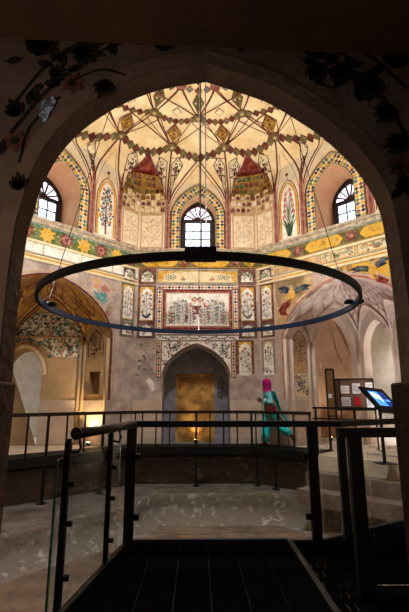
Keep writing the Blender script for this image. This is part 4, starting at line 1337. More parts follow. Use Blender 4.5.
rail = world_empty('walkway_railing', (0, 11.2, 0), 'black steel railing with brown handrail along the far walkway edge', 'railing')
bm = BM(); pts = [(x, y, .90) for x, y in near_edge]
for i in range(3): bar(bm, pts[i], pts[i + 1], .07, .055)
obj('handrail', bm, ['rail_wood'], rail)
bm = BM()
for i in range(3): bar(bm, (*pts[i][:2], .86), (*pts[i + 1][:2], .86), .04, .02)
obj('rail_plate', bm, ['black_metal'], rail)
upr = [('L', s, 1) for s in (4.75, 4.3, 3.85, 3.4, 2.95, 2.5, 2.05, 1.55, 1.05, .6)] + [('C', s, 1) for s in (.42, .78, 1.14, 1.84, 2.2, 2.56, 2.92, 3.3)] + [('R', s, 1) for s in (.5, .75, 1.2, 1.65, 2.1)]
main = {('L', 4.3), ('L', 2.95), ('L', 1.55), ('C', 1.84), ('R', 1.2), ('C', 3.3)}
for k, s, _ in upr:
    bm = BM(); F = FF[k]; w = .055 if (k, s) in main else .035
    bar(bm, F(s, -.04, OFF), F(s, .88, OFF), w, .035); obj('post', bm, ['black_metal'], rail)

# railing of the right platform
rail2 = world_empty('platform_railing', (3.7, 9.0, -.04), 'low black steel railing on the pale stone platform at right', 'railing')
bm = BM(); bar(bm, FR(REND + .05, 1.02, OFF), FR(5.2, 1.02, OFF), .05, .045); obj('handrail', bm, ['black_metal'], rail2)
bm = BM(); bar(bm, FR(REND + .05, .78, OFF), FR(5.2, .78, OFF), .04, .035); obj('lower_rail', bm, ['black_metal'], rail2)
for s in (2.25, 3.2, 4.2, 5.15):
    bm = BM(); bar(bm, FR(s, -.04, OFF - .03), FR(s, 1.02, OFF - .03), .04); obj('post', bm, ['black_metal'], rail2)

# ------------------------------------------------------------------ near deck
deck = world_empty('timber_deck', (0, 2.5, -.3), 'black plank viewing deck with thin seams just inside the entrance arch', 'deck')
x0 = -1.18; bw = .222; g = .009; k = 0
def left_x(y): return -.60 - (3.95 - y) * .148
xb = [-.60 + .232 * i for i in range(7)]
for i in range(6):
    bm = BM(); box(bm, (xb[i], 1.3, -.0115), (xb[i + 1] - g, 3.95, 0)); obj('plank', bm, ['deck_black'], deck)
bm = BM(); prism(bm, [(-.60 - g, 3.95), (left_x(1.32), 1.32), (-.60 - g, 1.32)], -.05, 0); obj('edge_plank', bm, ['deck_black'], deck)
bm = BM()
bar(bm, (-.60, 3.97, -.09), (.80, 3.97, -.09), .04, .2); bar(bm, (-.60, 3.95, -.09), (left_x(1.32), 1.35, -.09), .04, .2)
for y in (1.6, 2.4, 3.2): bar(bm, (-.75, y, -.1), (.8, y, -.1), .06, .1)
obj('frame', bm, ['black_metal'], deck)
bm = BM(); box(bm, (-.60, 1.3, -.03), (.79, 3.945, -.012)); obj('underlay', bm, ['seam'], deck)
for x, y in ((-.66, 3.85), (.75, 3.85), (-.8, 2.3), (.75, 2.0)):
    bm = BM(); bar(bm, (x, y, -1.53), (x, y, -.1), .08); obj('leg', bm, ['black_metal'], deck)

grate = world_empty('floor_grating', (1.6, 2.8, -.3), 'black slotted grating continuing the deck at right, lit from beneath', 'grating')
GP = [(.815, 1.32), (.815, 3.95), (1.12, 3.97), (3.1, 5.15), (3.1, 3.6), (2.2, 1.9), (1.75, 1.32)]
def ytop(x): return 3.95 if x < 1.12 else 3.97 + (x - 1.12) * (1.18 / 1.98)
def ybot(x): return 1.32 if x < 1.75 else (1.32 + (x - 1.75) * (.58 / .45) if x < 2.2 else 1.9 + (x - 2.2) * (1.7 / .9))
bm = BM(); x = .83
while x < 3.05:
    bar(bm, (x, ybot(x), -.008), (x, ytop(x), -.008), .041, .012); x += .052
obj('slats', bm, ['deck_black'], grate)
bm = BM(); y = 1.45
while y < 5.0:
    xl = .82; xr = 1.75 + (y - 1.32) * .72
    if y > 3.95: xl = 1.12 + (y - 3.97) * 1.678
    xr = min(xr, 3.08)
    if xr > xl + .1: bar(bm, (xl, y, -.024), (xr, y, -.024), .04, .018)
    y += .16
obj('cross_bars', bm, ['deck_black'], grate)
bm = BM()
for i in range(len(GP)):
    p, q = GP[i], GP[(i + 1) % len(GP)]; bar(bm, (p[0], p[1], -.07), (q[0], q[1], -.07), .04, .15)
obj('frame', bm, ['black_metal'], grate)
for x, y in ((1.15, 3.85), (3.0, 4.95), (2.1, 2.1)):
    bm = BM(); bar(bm, (x, y, -1.53 if x < 3 else ZLOW), (x, y, -.1), .07); obj('leg', bm, ['black_metal'], grate)
lamp = world_empty('floor_lamp', (2.25, 6.3, -1.53), 'small warm lamp on the pool floor, glimpsed through the slots of the grating', 'lamp')
bm = BM(); tube(bm, [(2.25, 6.3, -1.53), (2.25, 6.3, -1.47)], .07, 14); obj('housing', bm, ['black_metal'], lamp)
bm = BM(); tube(bm, [(2.25, 6.3, -1.47), (2.25, 6.3, -1.462)], .055, 14); obj('lens', bm, ['lamp_glow'], lamp)
light('under_grating_lamp', 'POINT', (2.25, 6.3, -1.40), 2.2, (1.0, .68, .3), size=.05)

# near railings and glass
nr = world_empty('front_railing', (0, 3.93, 0), 'black square railing with clear glass across the front of the deck', 'railing')
RT = .985
bm = BM(); bar(bm, (-.63, 3.93, RT), (1.32, 3.93, RT), .07, .055); bar(bm, (1.30, 3.93, RT), (2.95, 4.9, RT + .005), .07, .055); obj('handrail', bm, ['black_metal'], nr)
for p in ((-.595, 3.93), (1.055, 3.93), (1.335, 3.96), (2.9, 4.86)):
    bm = BM(); bar(bm, (p[0], p[1], -.02), (p[0], p[1], RT), .085 if p[0] < 1.2 else .07, .05); obj('post', bm, ['black_metal'], nr)
for a_, b_ in ((-.53, .99), (1.12, 1.28)):
    bm = BM(); box(bm, (a_, 3.92, .06), (b_, 3.932, .86)); obj('glass_panel', bm, ['glass'], nr)
for x, z in ((-.545, .2), (-.545, .7), (1.005, .2), (1.005, .7)):
    bm = BM(); box(bm, (x - .04, 3.905, z - .025), (x + .04, 3.947, z + .025)); obj('clamp', bm, ['black_metal'], nr)

lr = world_empty('left_handrail', (-.86, 3.2, 0), 'round black handrail with clear glass panel flaring along the left deck edge', 'railing'); lr.name = 'side_railing'
bm = BM(); tube(bm, [(-.56, 3.93, RT), (-.65, 3.5, RT - .003), (-.79, 2.83, RT)], .034, 14); obj('handrail', bm, ['rail_metal'], lr)
bm = BM(); tube(bm, [(-.79, 2.835, RT), (-.793, 2.82, RT)], .040, 16); obj('end_cap', bm, ['black_metal'], lr)
for (x, y) in ((-.795, 2.8), (-.66, 3.48)):
    bm = BM(); bar(bm, (x - .035, y, -.06), (x - .035, y, .93), .035, .05); tube(bm, [(x - .035, y, .93), (x - .035, y, .955)], .02, 8); obj('post', bm, ['black_metal'], lr)
    bm = BM(); q = x + .03
    tube(bm, [(x - .03, y, .88), (x + .03, y, .87), (x + .045, y, .9), (x + .03, y + .01, .955)], .009, 6); obj('bracket', bm, ['black_metal'], lr)
    for z in (.15, .45, .68):
        bm = BM(); tube(bm, [(x - .04, y, z), (x + .02, y, z)], .018, 10); obj('clamp', bm, ['black_metal'], lr)
def slab(bm, p, q, z0, z1, th):
    d = Vector((q[0] - p[0], q[1] - p[1], 0)).normalized(); n = Vector((-d.y, d.x, 0)) * th / 2
    v = [bm.verts.new(Vector((a[0], a[1], z)) + n * s) for a, s, z in ((p, 1, z0), (q, 1, z0), (q, -1, z0), (p, -1, z0), (p, 1, z1), (q, 1, z1), (q, -1, z1), (p, -1, z1))]
    for qd in ((0, 3, 2, 1), (4, 5, 6, 7), (0, 1, 5, 4), (1, 2, 6, 5), (2, 3, 7, 6), (3, 0, 4, 7)): bm.faces.new([v[i] for i in qd])
bm = BM(); slab(bm, (-.865, 2.72), (-.66, 3.72), -.05, .84, .012); obj('glass_panel', bm, ['glass'], lr)
bm = BM(); slab(bm, (-.8675, 2.708), (-.865, 2.72), -.05, .84, .012); obj('glass_edge', bm, ['glass_edge'], lr)

rr_ = world_empty('right_handrail', (1.2, 2.9, 0), 'thick black handrail on a square post at the right of the deck', 'railing'); rr_.name = 'end_railing'
bm = BM(); bar(bm, (.955, 2.9, .985), (1.75, 2.9, .985), .07, .062); obj('handrail', bm, ['black_metal'], rr_)
bm = BM(); bar(bm, (1.065, 2.9, -.02), (1.065, 2.9, .96), .085, .06); obj('post', bm, ['black_metal'], rr_)
bm = BM(); bar(bm, (1.68, 2.9, -.02), (1.68, 2.9, .96), .085, .06); obj('post', bm, ['black_metal'], rr_)
bm = BM(); box(bm, (1.15, 2.895, .06), (1.63, 2.905, .86)); obj('glass_panel', bm, ['glass'], rr_)

# ------------------------------------------------------------------ entrance arch in front
ARCH = [(-.573, 1.272), (-.578, 1.5), (-.574, 1.72), (-.560, 1.81), (-.545, 1.90), (-.505, 2.01), (-.453, 2.097), (-.383, 2.172), (-.276, 2.252), (-.142, 2.315), (.028, 2.352),
        (.16, 2.305), (.262, 2.262), (.34, 2.208), (.43, 2.14), (.49, 2.08), (.545, 2.015), (.600, 1.922), (.632, 1.819), (.642, 1.674), (.645, 1.477), (.642, 1.272)]
def smooth_curve(P, n=3):
    out = []
    for i in range(len(P) - 1):
        p0 = P[max(0, i - 1)]; p1 = P[i]; p2 = P[i + 1]; p3 = P[min(len(P) - 1, i + 2)]
        if i == 10: p0 = p1
        if i + 1 == 10: p3 = p2
        for k in range(n):
            t = k / n
            out.append(tuple(.5 * ((2 * p1[j]) + (-p0[j] + p2[j]) * t + (2 * p0[j] - 5 * p1[j] + 4 * p2[j] - p3[j]) * t * t + (-p0[j] + 3 * p1[j] - 3 * p2[j] + p3[j]) * t ** 3) for j in (0, 1)))
    return out + [P[-1]]
def FA(x, z, o=0): return Vector((x, 1.21 - o, z))           # o grows towards the camera
def build_entrance():
    loop = [(-.573, -.06)] + smooth_curve(ARCH) + [(.642, -.06)]
    bm = BM()
    fill(bm, [[(-1.7, -.06), (1.8, -.06), (1.8, 3.1), (-1.7, 3.1)], loop], FA, 0, 0)
    tunnel(bm, loop, FA, 0, -.09, 1)
    bm2 = bm
    fill(bm, [[(-1.86, ZLOW), (1.86, ZLOW), (1.86, 8.9), (-1.86, 8.9)], loop], FA, -.09, 0)
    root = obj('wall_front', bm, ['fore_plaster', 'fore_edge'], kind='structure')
    # plain raised border that follows the arch
    bm = BM()
    cr = smooth_curve(ARCH); off1 = offset(cr, .05)
    a_ = [bm.verts.new(FA(x, z, .006)) for x, z in cr]; b_ = [bm.verts.new(FA(x, z, .006)) for x, z in off1]
    for i in range(len(a_) - 1): bm.faces.new((a_[i], a_[i + 1], b_[i + 1], b_[i]))
    c_ = [bm.verts.new(FA(x, z, -.002)) for x, z in off1]
    for i in range(len(a_) - 1): bm.faces.new((b_[i], b_[i + 1], c_[i + 1], c_[i]))
    obj('arch_border', bm, ['fore_edge'], root)
    for x0, x1, nm in ((-1.2, -.560, 'l'), (.606, 1.4, 'r')):
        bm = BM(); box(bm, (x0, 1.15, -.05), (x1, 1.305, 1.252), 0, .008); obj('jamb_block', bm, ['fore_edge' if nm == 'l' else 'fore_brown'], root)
    # floral scrolls
    a = Art(FA, .002)
    def sprig(path, w=.016, m='fore_leaf'): a.strip(smooth_curve(path, 4) if len(path) < 9 else path, w, m, 4)
    def big(x, z, s, ang, m='fore_leaf'):
        for k, l in ((-38, .8), (-18, .95), (0, 1.15), (18, .95), (38, .8)):
            a.leaf(x, z, ang + radians(k), s * l, s * .34, m, 5)
    def bez(p0, p1, p2, n=14): return [((1 - t) ** 2 * p0[0] + 2 * t * (1 - t) * p1[0] + t * t * p2[0], (1 - t) ** 2 * p0[1] + 2 * t * (1 - t) * p1[1] + t * t * p2[1]) for t in [i / n for i in range(n + 1)]]
    for pth, w in ((((-.62, 2.17), (-.52, 2.33), (-.36, 2.46), (-.20, 2.52)), .010), (((-.62, 2.06), (-.50, 2.24), (-.32, 2.40), (-.10, 2.47)), .012), (((-.44, 2.26), (-.34, 2.31), (-.25, 2.29)), .008),
                   (((-.58, 1.95), (-.56, 2.08), (-.47, 2.20)), .008), (((.70, 2.05), (.60, 2.26), (.42, 2.38), (.16, 2.46)), .010), (((.72, 2.25), (.58, 2.40), (.40, 2.48)), .009), (((.68, 1.5), (.73, 1.8), (.70, 2.05)), .010), (((.55, 2.32), (.47, 2.25), (.42, 2.27)), .008)):
        a.strip(smooth_curve(list(pth), 5), w, 'fore_leaf', 4)
    for x, z, s_, an in ((-.56, 2.36, .085, 80), (-.44, 2.385, .075, -10), (-.50, 2.27, .045, 60), (-.31, 2.27, .055, 250), (-.30, 2.44, .05, 110), (-.16, 2.43, .06, -5), (-.40, 2.46, .05, 150), (-.60, 2.12, .05, 120), (-.08, 2.50, .045, 40), (-.57, 1.85, .045, 100),
                         (.50, 2.34, .06, 250), (.41, 2.35, .06, 270), (.60, 2.30, .07, 260), (.66, 2.18, .06, 230), (.55, 2.42, .06, 80), (.34, 2.43, .05, 60), (.70, 2.33, .07, 100), (.24, 2.45, .05, 90), (.46, 2.46, .05, 110), (.70, 2.05, .06, 200), (.68, 1.85, .05, 100), (.12, 2.50, .045, 120), (.63, 2.45, .06, 70)):
        big(x, z, s_ * 1.4, radians(an))
    rnd = random.Random(5)
    for i in range(70):
        sg = -1 if i < 26 else 1; x = rnd.uniform(.12, .70) * sg; z = 2.50 - (abs(x) - .1) ** 2 * 1.0 + rnd.uniform(-.07, .06)
        if abs(x) > .64: z = rnd.uniform(1.6, 2.4)
        a.leaf(x, z, rnd.uniform(0, 6.3), .06, .03, 'fore_leaf', 4)
        if i % 6 == 0: a.disk(x + .02, z, .014, 'fore_leaf', 5, 7)
    for x, z in ((-.43, 2.255), (-.60, 2.03), (.66, 1.95)): a.flower(x, z, .045, 'fore_red', 'fore_leaf', 7, 4)
    a.poly([(-.528, 2.165), (-.512, 2.19), (-.498, 2.185), (-.492, 2.2), (-.478, 2.178), (-.486, 2.15), (-.496, 2.135), (-.50, 2.11), (-.517, 2.085), (-.515, 2.11), (-.53, 2.12), (-.524, 2.14)], 'fore_chip', 7)
    a.done('floral_painting', root)
    # lintel hanging in front of the painted wall
    bm = BM(); v = []
    for y in (.80, .98):
        for x, z in ((-1.7, 2.245), (1.7, 2.13), (1.7, 3.0), (-1.7, 3.0)): v.append(bm.verts.new((x, y, z)))
    for q in ((0, 1, 2, 3), (7, 6, 5, 4), (0, 4, 5, 1), (1, 5, 6, 2), (2, 6, 7, 3), (3, 7, 4, 0)): bm.faces.new([v[i] for i in q])
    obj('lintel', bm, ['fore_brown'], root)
    return root
build_entrance()
# vestibule around the camera
bm = BM(); box(bm, (-1.7, -2.2, -.1), (1.8, 1.32, -.0), 0); o = obj('floor_vestibule', bm, ['deck_black'], kind='structure')
for nm, lo_, hi_ in (('wall_vestibule_right', (1.75, -2.2, 0), (1.85, 1.2, 3.0)), ('ceiling_vestibule', (-1.75, -2.2, 2.98), (1.85, 1.2, 3.08)), ('wall_vestibule_back', (-1.75, -2.25, 0), (1.85, -2.15, 3.0))):
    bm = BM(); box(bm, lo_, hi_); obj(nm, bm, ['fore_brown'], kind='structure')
bm = BM()
HV = lambda s, z, o=0: Vector((-1.7 - o, s, z))
fill(bm, [[(-2.2, 0), (1.2, 0), (1.2, 3.0), (-2.2, 3.0)], [(-1.1, .9), (-.5, .9), (-.5, 2.1), (-1.1, 2.1)]], HV, 0, 0)
tunnel(bm, [(-1.1, .9), (-.5, .9), (-.5, 2.1), (-1.1, 2.1)], HV, 0, .25, 0)  # opening added out of view to let daylight into the vestibule
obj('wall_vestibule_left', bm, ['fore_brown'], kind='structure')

# ------------------------------------------------------------------ ring chandelier
RC = Vector((0.03, 6.75, 2.72)); RR = 2.55
ch = world_empty('ring_chandelier', RC, 'huge black metal ring chandelier hung on thin cables in the middle of the hall', 'chandelier')
bm = BM(); N = 120
prof = [(-.028, -.045), (.028, -.045), (.028, .045), (.020, .045), (.020, .031), (-.020, .031), (-.020, .045), (-.028, .045)]
rg = [[bm.verts.new(RC + Vector(((RR + a) * sin(2 * pi * i / N), (RR + a) * cos(2 * pi * i / N), b))) for a, b in prof] for i in range(N)]
for i in range(N):
    for j in range(8):
        f = bm.faces.new((rg[i][j], rg[(i + 1) % N][j], rg[(i + 1) % N][(j + 1) % 8], rg[i][(j + 1) % 8])); f.material_index = 1 if j == 7 else 0
obj('ring', bm, ['ring_metal', 'ring_rim'], ch)
bm = BM()
prof = [(-.018, .032), (.018, .032), (.018, .035), (-.018, .035)]
rg = [[bm.verts.new(RC + Vector(((RR + a) * sin(2 * pi * i / N), (RR + a) * cos(2 * pi * i / N), b))) for a, b in prof] for i in range(N)]
for i in range(N):
    for j in range(4): bm.faces.new((rg[i][j], rg[(i + 1) % N][j], rg[(i + 1) % N][(j + 1) % 4], rg[i][(j + 1) % 4]))
obj('light_strip', bm, ['led'], ch)
for ang in (0, 90, 180, 270):
    a_ = radians(ang); p = RC + Vector((RR * sin(a_), RR * cos(a_), .045)); r1 = 1.05
    q = Vector((RC.x + r1 * sin(a_), RC.y + r1 * cos(a_), dome_z(r1) + .03))
    bm = BM(); tube(bm, [p, q], .007, 6); obj('cable', bm, ['black_metal'], ch)
bm = BM(); p = RC + Vector((0, -RR, 0)); box(bm, (p.x - .17, p.y - .06, p.z - .055), (p.x + .17, p.y + .06, p.z + .09), 0, .006); obj('power_box', bm, ['ring_metal'], ch)
bm = BM(); tube(bm, [(p.x + .06, p.y, p.z + .1), (p.x + .075, RC.y - 1.0, dome_z(1.0) + .02)], .007, 6); obj('power_cord', bm, ['p_grey'], ch)
for ang in (270, 96):
    a_ = radians(ang); p = RC + Vector(((RR - .0) * sin(a_), (RR - .12) * cos(a_), .0))
    bm = BM(); box(bm, (p.x - .14, p.y - .07, p.z + .02), (p.x + .14, p.y + .07, p.z + .08), 0, .01); obj('spot_head', bm, ['ring_metal'], ch)
# little label: bolts on the ring
# ------------------------------------------------------------------ up-lights
def uplight(x, y, z, lab, e, col=(1.0, .70, .32), aim=(0, 0)):
    r = world_empty('uplight', (x, y, z), lab, 'lamp', 'small floor uplights of the hall')
    bm = BM(); tube(bm, [(x, y, z), (x, y, z + .09)], .05, 14); box(bm, (x - .07, y - .07, z), (x + .07, y + .07, z + .015)); obj('housing', bm, ['black_metal'], r)
    bm = BM(); tube(bm, [(x, y, z + .09), (x, y, z + .097)], .042, 14); obj('lens', bm, ['lamp_glow'], r)
    light('uplight_beam', 'SPOT', (x, y, z + .13), e, col, rot=(radians(aim[0]), radians(aim[1]), 0), size=.04, spot=95, blend=.8).rotation_euler = (radians(180 + aim[0]), radians(aim[1]), 0)
p = HL[0](.42, 0, .22); uplight(p.x, p.y, 0.0, 'small black uplight glowing warm in the left alcove', 90)
p = FR(3.6, 0, -.6); uplight(p.x, p.y, -.02, 'added black uplight shining white, hidden on the rear floor of the right alcove', 90, (1.0, .93, .88))  # added out of sight to brighten the right alcove
p = HR[1](.73, 0, -1.3); uplight(p.x, p.y, -.02, 'added black uplight hidden on the floor of the small vaulted room behind the display board', 50, (1.0, .9, .8))  # added fill for the apse, kept hidden behind the board
p = FC(-.03, 0, -.72); uplight(p.x, p.y, -.05, 'small black uplight in front of the golden door', 14)

# ------------------------------------------------------------------ exhibition stands
st = world_empty('display_board', FR(2.0, 0, -.45), 'black open frame board pinned with white sheets and a red one, inside the right alcove', 'display board')
def FB(s, z, o=0):
    A = Vector((3.40, 10.86, 0)); d = Vector((.98, -.18, 0)).normalized(); n = Vector((-.18, -.98, 0)).normalized()
    w = A + d * s + n * o
    return Vector((w.x, w.y, z))
bm = BM()
Wd = 1.14
bar(bm, FB(0, 1.73), FB(Wd, 1.73), .035); bar(bm, FB(0, .95), FB(Wd, .95), .035)
for s in (0, .31, Wd): bar(bm, FB(s, -.04, -.0), FB(s, 1.73, 0), .03 if s else .035)
for s in (0, Wd): bar(bm, FB(s, -.02, -.25), FB(s, -.02, .25), .04, .03)
obj('frame', bm, ['black_metal'], st)
bm = BM(); obox(bm, FB, .02, Wd - .02, .97, 1.72, -.012, -.006); obj('back_panel', bm, ['board_mesh'], st)
for i, (s, z, w, h, m) in enumerate(((.30, 1.36, .24, .20, 'paper_white'), (.62, 1.36, .20, .26, 'paper_print'), (.95, 1.38, .2, .26, 'paper_white'), (.02, 1.06, .13, .2, 'paper_print'), (.30, 1.05, .26, .22, 'paper_print'), (.65, 1.05, .15, .22, 'paper_red'), (.95, 1.0, .22, .28, 'paper_print'))):
    bm = BM(); obox(bm, FB, s, s + w, z, z + h, .0, .006)
    pr = obj('paper_sheet' if m != 'paper_red' else 'red_sheet', bm, [m], st)
    if m != 'paper_red':
        a = Art(lambda u, v, o: FB(u, v, .006 + o), .001)
        for k in range(5): a.rect(s + .03, z + h - .04 - k * .035, s + w - .03, z + h - .052 - k * .035, 'grey', 1)
        a.done('printed_lines', pr)

sb = world_empty('sign_board', (3.45, 10.9, 0), 'tall narrow brown board in a black frame at the left of the sheet display', 'sign board')
def FS(s, z, o=0): return Vector((3.34 + s, 10.75 - .1 * s - o, z))
bm = BM()
bar(bm, FS(0, -.02), FS(0, 1.98), .03); bar(bm, FS(.2, -.02), FS(.2, 1.98), .04); bar(bm, FS(0, 1.98), FS(.2, 1.98), .04); bar(bm, FS(0, .8), FS(.2, .8), .03)
obj('frame', bm, ['black_metal'], sb)
bm = BM(); obox(bm, FS, .01, .19, .8, 1.96, -.01, .005); obj('board', bm, ['board_brown'], sb)
bm = BM(); obox(bm, FS, .03, .12, 1.25, 1.35, .006, .012); obj('emblem', bm, ['paper_print'], sb)

ks = world_empty('touch_kiosk', (3.55, 8.75, -.04), 'slanted black touch screen kiosk with glowing blue picture at right', 'kiosk')
def KP(u, v, o=0):
    """slanted panel: u across, v up the slope"""
    A = Vector((3.30, 8.45, 1.47)); du = Vector((.62, .3, -.05)).normalized(); dv = Vector((.42, 0, -.5)).normalized()
    n = du.cross(dv).normalized(); n = n if n.z > 0 else -n
    return A + du * u + dv * v + n * o
def build_kiosk():
    bm = BM(); V = []
    for o in (-.05, 0):
        for u, v in ((0, 0), (.66, 0), (.66, .66), (0, .66)): V.append(bm.verts.new(KP(u, v, o)))
    for q in ((3, 2, 1, 0), (4, 5, 6, 7), (0, 1, 5, 4), (1, 2, 6, 5), (2, 3, 7, 6), (3, 0, 4, 7)): bm.faces.new([V[i] for i in q])
    obj('panel', bm, ['black_metal'], ks)
    a = Art(KP, .002)
    a.rect(.12, .10, .56, .48, 'screen_blue', 1)
    obj('screen', a.bm, a.k, ks)
    a = Art(KP, .002)
    a.rect(.38, .10, .56, .48, 'screen_dark', 2)
    a.poly([(.14, .22), (.2, .32), (.26, .28), (.35, .38), (.36, .22), (.26, .14), (.15, .13)], 'screen_light', 2)
    a.rect(.42, .3, .55, .36, 'screen_blue', 3)
    obj('screen_picture', a.bm, a.k, ks)
    bm = BM(); c = KP(.31, .2, -.05); bar(bm, (c.x + .06, c.y - .02, -.04), (c.x + .06, c.y - .02, c.z - .06), .05, .05); box(bm, (c.x - .1, c.y - .16, -.04), (c.x + .25, c.y + .16, -.02)); obj('stand', bm, ['black_metal'], ks)
build_kiosk()

# ------------------------------------------------------------------ the walking visitor
def skin_mesh(name, V, E, R, mats, parent=None, sub=1, **kw):
    me = bpy.data.meshes.new(name); me.from_pydata(V, E, []); me.update()
    for m in mats: me.materials.append(MATS[m])
    o = bpy.data.objects.new(name, me); COL.objects.link(o)
    md = o.modifiers.new('skin', 'SKIN'); md.use_smooth_shade = True
    for i, r in enumerate(R): me.skin_vertices[0].data[i].radius = (r, r) if not isinstance(r, tuple) else r
    me.skin_vertices[0].data[0].use_root = True
    sd = o.modifiers.new('smooth', 'SUBSURF'); sd.levels = sub; sd.render_levels = sub
    if parent: o.parent = parent
    return finish(o, **kw)
def loft(bm, secs, n=20, mi=0, caps=True, seed=None, rough=0.0):
    """secs: (cx, cy, cz, rx, ry, tilt) horizontal-ish ellipses; tilt about y"""
    r = random.Random(seed or 1); rows = []
    for cx, cy, cz, rx, ry, tl in secs:
        row = []
        for k in range(n):
            a = 2 * pi * k / n; q = 1 + r.uniform(-rough, rough) + rough * 1.5 * sin(5 * a)
            x, y = rx * cos(a) * q, ry * sin(a) * q
            row.append(bm.verts.new((cx + x * cos(tl), cy + y, cz - x * sin(tl))))
        rows.append(row)
    for A, B in zip(rows[:-1], rows[1:]):
        for k in range(n):
            f = bm.faces.new((A[k], A[(k + 1) % n], B[(k + 1) % n], B[k])); f.material_index = mi; f.smooth = True
    if caps: bm.faces.new(rows[0][::-1]).material_index = mi; bm.faces.new(rows[-1]).material_index = mi
def limb(bm, pts, n=14, rough=.04, seed=2):
    """cloth tube with (x, y, z, r) sections"""
    r = random.Random(seed); rings = []
    for i, p in enumerate(pts):
        a_ = Vector(pts[max(0, i - 1)][:3]); b_ = Vector(pts[min(len(pts) - 1, i + 1)][:3]); d = (b_ - a_).normalized()
        u = d.cross(Vector((0, 1, 0))).normalized(); v = u.cross(d).normalized(); c = Vector(p[:3])
        rings.append([bm.verts.new(c + (u * cos(2 * pi * k / n) + v * sin(2 * pi * k / n)) * p[3] * (1 + rough * sin(4 * 2 * pi * k / n + i) + r.uniform(-rough, rough) * .5)) for k in range(n)])
    for A, B in zip(rings[:-1], rings[1:]):
        for k in range(n):
            f = bm.faces.new((A[k], A[(k + 1) % n], B[(k + 1) % n], B[k])); f.smooth = True
    bm.faces.new(rings[0][::-1]); bm.faces.new(rings[-1])
def build_person():
    V = [(0, 0, .95)]; E = []; R = [(.13, .12)]
    def add(p, r, par): V.append(p); R.append(r); E.append((par, len(V) - 1)); return len(V) - 1
    b = add((-.01, 0, 1.08), (.115, .10), 0); c = add((-.03, 0, 1.25), (.12, .14), b); sh = add((-.045, 0, 1.38), (.09, .12), c)
    nk = add((-.06, 0, 1.46), .052, sh); nk2 = add((-.075, 0, 1.52), .05, nk)
    h1 = add((-.09, 0, 1.58), (.082, .07), nk2); h2 = add((-.085, 0, 1.65), (.088, .075), h1); add((-.075, 0, 1.70), (.05, .045), h2)
    def arm(sy, el, wr, hd):
        s_ = add((-.04, sy * .15, 1.385), .05, sh); e = add(el, .04, s_); w = add(wr, .025, e)
        p = add(hd, (.030, .018), w)
        d = (Vector(hd) - Vector(wr)).normalized(); up = Vector((0, 0, 1)); sd = d.cross(up).normalized(); up = sd.cross(d).normalized()
        for j, (o, l) in enumerate(((-.024, .060), (-.008, .070), (.008, .066), (.024, .052))):
            q = Vector(hd) + d * .02 + up * o; k1 = add(tuple(q + d * l * .5 - sd * .006), .0085, p)
            add(tuple(q + d * l - sd * .022 * sy), .007, k1)
        q = Vector(hd) - d * .02 + up * .03; k1 = add(tuple(q + up * .015 + d * .015), .009, p); add(tuple(q + up * .02 + d * .042), .008, k1)
    arm(-1, (.02, -.23, 1.12), (-.20, -.17, 1.19), (-.27, -.15, 1.22))
    arm(1, (.0, .22, 1.12), (-.19, .13, 1.15), (-.26, .10, 1.17))
    def leg(sy, kn, an, toe):
        hp = add((.0, sy * .085, .88), .095, 0); k = add(kn, .058, hp); m = add(tuple((Vector(kn) * .6 + Vector(an) * .4)), .055, k); a_ = add(an, .036, m); hl = add(tuple(Vector(an) + (Vector(an) - Vector(m and kn)).normalized() * .045), .036, a_); add(toe, (.03, .022), hl)
    leg(1, (-.10, .085, .50), (-.14, .085, .10), (-.30, .085, .035))
    leg(-1, (.20, -.085, .53), (.52, -.09, .30), (.60, -.09, .16))
    body = skin_mesh('person', V, E, R, ['skin'], None, 1, label='person in a magenta headscarf and turquoise clothes striding left along the walkway', cat='person')
    def part(name, fn, m, smooth=True):
        bm = BM(); fn(bm); return obj(name, bm, m if isinstance(m, list) else [m], body)
    def face(bm):
        # nose, eyes and mouth on the left-facing profile
        tube(bm, [(-.160, 0, 1.625), (-.192, 0, 1.592), (-.160, 0, 1.583)], [.008, .013, .009], 8)
        tube(bm, [(-.160, -.022, 1.558), (-.166, 0, 1.560), (-.160, .022, 1.558)], .007, 6, 1)
        for y in (-.032, .032): bmesh.ops.create_icosphere(bm, subdivisions=2, radius=.012, matrix=Matrix.Translation((-.158, y, 1.62)))
    part('face', face, ['skin', 'bag_red'])
    def kameez(bm):
        loft(bm, [(-.05, 0, 1.46, .065, .07, 0), (-.045, 0, 1.42, .10, .15, 0), (-.035, 0, 1.36, .135, .20, 0), (-.03, 0, 1.22, .145, .185, 0), (-.01, 0, 1.08, .135, .16, 0), (.01, 0, .95, .165, .185, -.05), (.05, 0, .80, .20, .20, -.12), (.09, 0, .66, .235, .215, -.18)], rough=.025)
    part('kameez', kameez, 'cloth_print')
    def sl(sy, el, wr):
        def f(bm): limb(bm, [(-.04, sy * .13, 1.40, .075), ((-.04 + el[0]) / 2, (sy * .15 + el[1]) / 2, 1.26, .072), (*el, .068), ((el[0] + wr[0]) / 2, (el[1] + wr[1]) / 2, (el[2] + wr[2]) / 2, .062), (*wr, .056)], seed=3)
        return f
    part('sleeve', sl(-1, (.02, -.23, 1.12), (-.19, -.175, 1.188)), 'cloth_sleeve'); part('sleeve', sl(1, (.0, .22, 1.12), (-.18, .135, 1.148)), 'cloth_sleeve')
    part('trouser_leg', lambda bm: limb(bm, [(.0, .08, .93, .125), (-.06, .085, .72, .135), (-.10, .085, .5, .125), (-.12, .085, .3, .12), (-.14, .085, .11, .115)], rough=.06), 'cloth_turq')
    part('trouser_leg', lambda bm: limb(bm, [(.0, -.08, .93, .125), (.11, -.085, .72, .125), (.20, -.085, .55, .12), (.36, -.09, .42, .11), (.50, -.09, .31, .085)], rough=.06), 'cloth_turq')
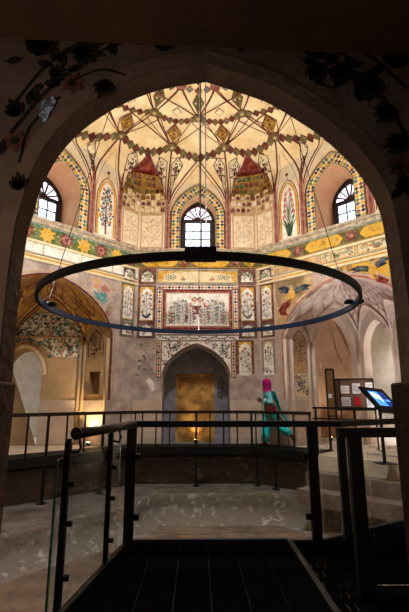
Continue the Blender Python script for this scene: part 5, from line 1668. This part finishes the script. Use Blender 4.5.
    part('shoe', lambda bm: limb(bm, [(-.08, .085, .045, .035), (-.14, .085, .05, .045), (-.23, .085, .04, .042), (-.31, .085, .03, .028)], rough=0), 'shoe')
    part('shoe', lambda bm: limb(bm, [(.515, -.09, .31, .036), (.56, -.09, .245, .045), (.60, -.09, .17, .04), (.62, -.09, .11, .026)], rough=0), 'shoe')
    def scarf(bm):
        n = 18; rows = []
        # hood: rings from the crown to the shoulders, open at the face
        for z, cx, rx, ry, op in ((1.775, -.06, .02, .02, 0), (1.755, -.065, .085, .075, .0), (1.70, -.07, .125, .108, .25), (1.62, -.065, .13, .115, .75), (1.55, -.06, .12, .108, .7), (1.48, -.06, .115, .11, .2), (1.44, -.05, .12, .13, 0), (1.42, -.04, .14, .165, 0)):
            row = []
            for k in range(n + 1):
                t = k / n; a = -pi + op + (2 * pi - 2 * op) * t
                q = 1 + .03 * sin(6 * a + z * 20)
                row.append(bm.verts.new((cx + rx * cos(a) * q, ry * sin(a) * q, z)))
            rows.append(row)
        for A, B in zip(rows[:-1], rows[1:]):
            for k in range(n): bm.faces.new((A[k], A[k + 1], B[k + 1], B[k])).smooth = True
        bmesh.ops.solidify(bm, geom=bm.faces[:], thickness=.008)
    part('headscarf', scarf, 'cloth_scarf')
    def shawl(bm):
        rows = []
        for i, (x, z, w) in enumerate(((-.04, 1.45, .18), (.10, 1.42, .22), (.18, 1.2, .23), (.24, 1.0, .23), (.33, .82, .22), (.44, .68, .20), (.55, .58, .16))):
            rows.append([bm.verts.new((x + .02 * sin(k * 1.7 + i), -w + 2 * w * k / 10, z + .01 * sin(k * 2.1))) for k in range(11)])
        for A, B in zip(rows[:-1], rows[1:]):
            for k in range(10): bm.faces.new((A[k], A[k + 1], B[k + 1], B[k])).smooth = True
        bmesh.ops.solidify(bm, geom=bm.faces[:], thickness=.02)
    part('shawl', shawl, 'cloth_turq')
    bag = world_empty('handbag', (-.02, -.28, .95), 'brownish red shoulder bag at the hip of the person in the magenta scarf', 'bag')
    def bagm(bm):
        box(bm, (-.15, -.32, .86), (.12, -.22, 1.04), 0, .02); 
    bm = BM(); bagm(bm); b1 = obj('body', bm, ['bag_red'], bag)
    bm = BM(); box(bm, (-.155, -.328, .97), (.125, -.315, 1.045), 0, .004); obj('flap', bm, ['bag_red'], bag)
    bm = BM(); tube(bm, [(-.12, -.27, 1.03), (-.12, -.255, 1.2), (-.06, -.20, 1.42), (.0, -.20, 1.43), (.06, -.25, 1.2), (.09, -.27, 1.03)], .008, 6); obj('strap', bm, ['bag_red'], bag)
    off = Vector((1.97, 11.42, 0.0))
    body.location = off; bag.location = Vector(bag.location) + off
build_person()
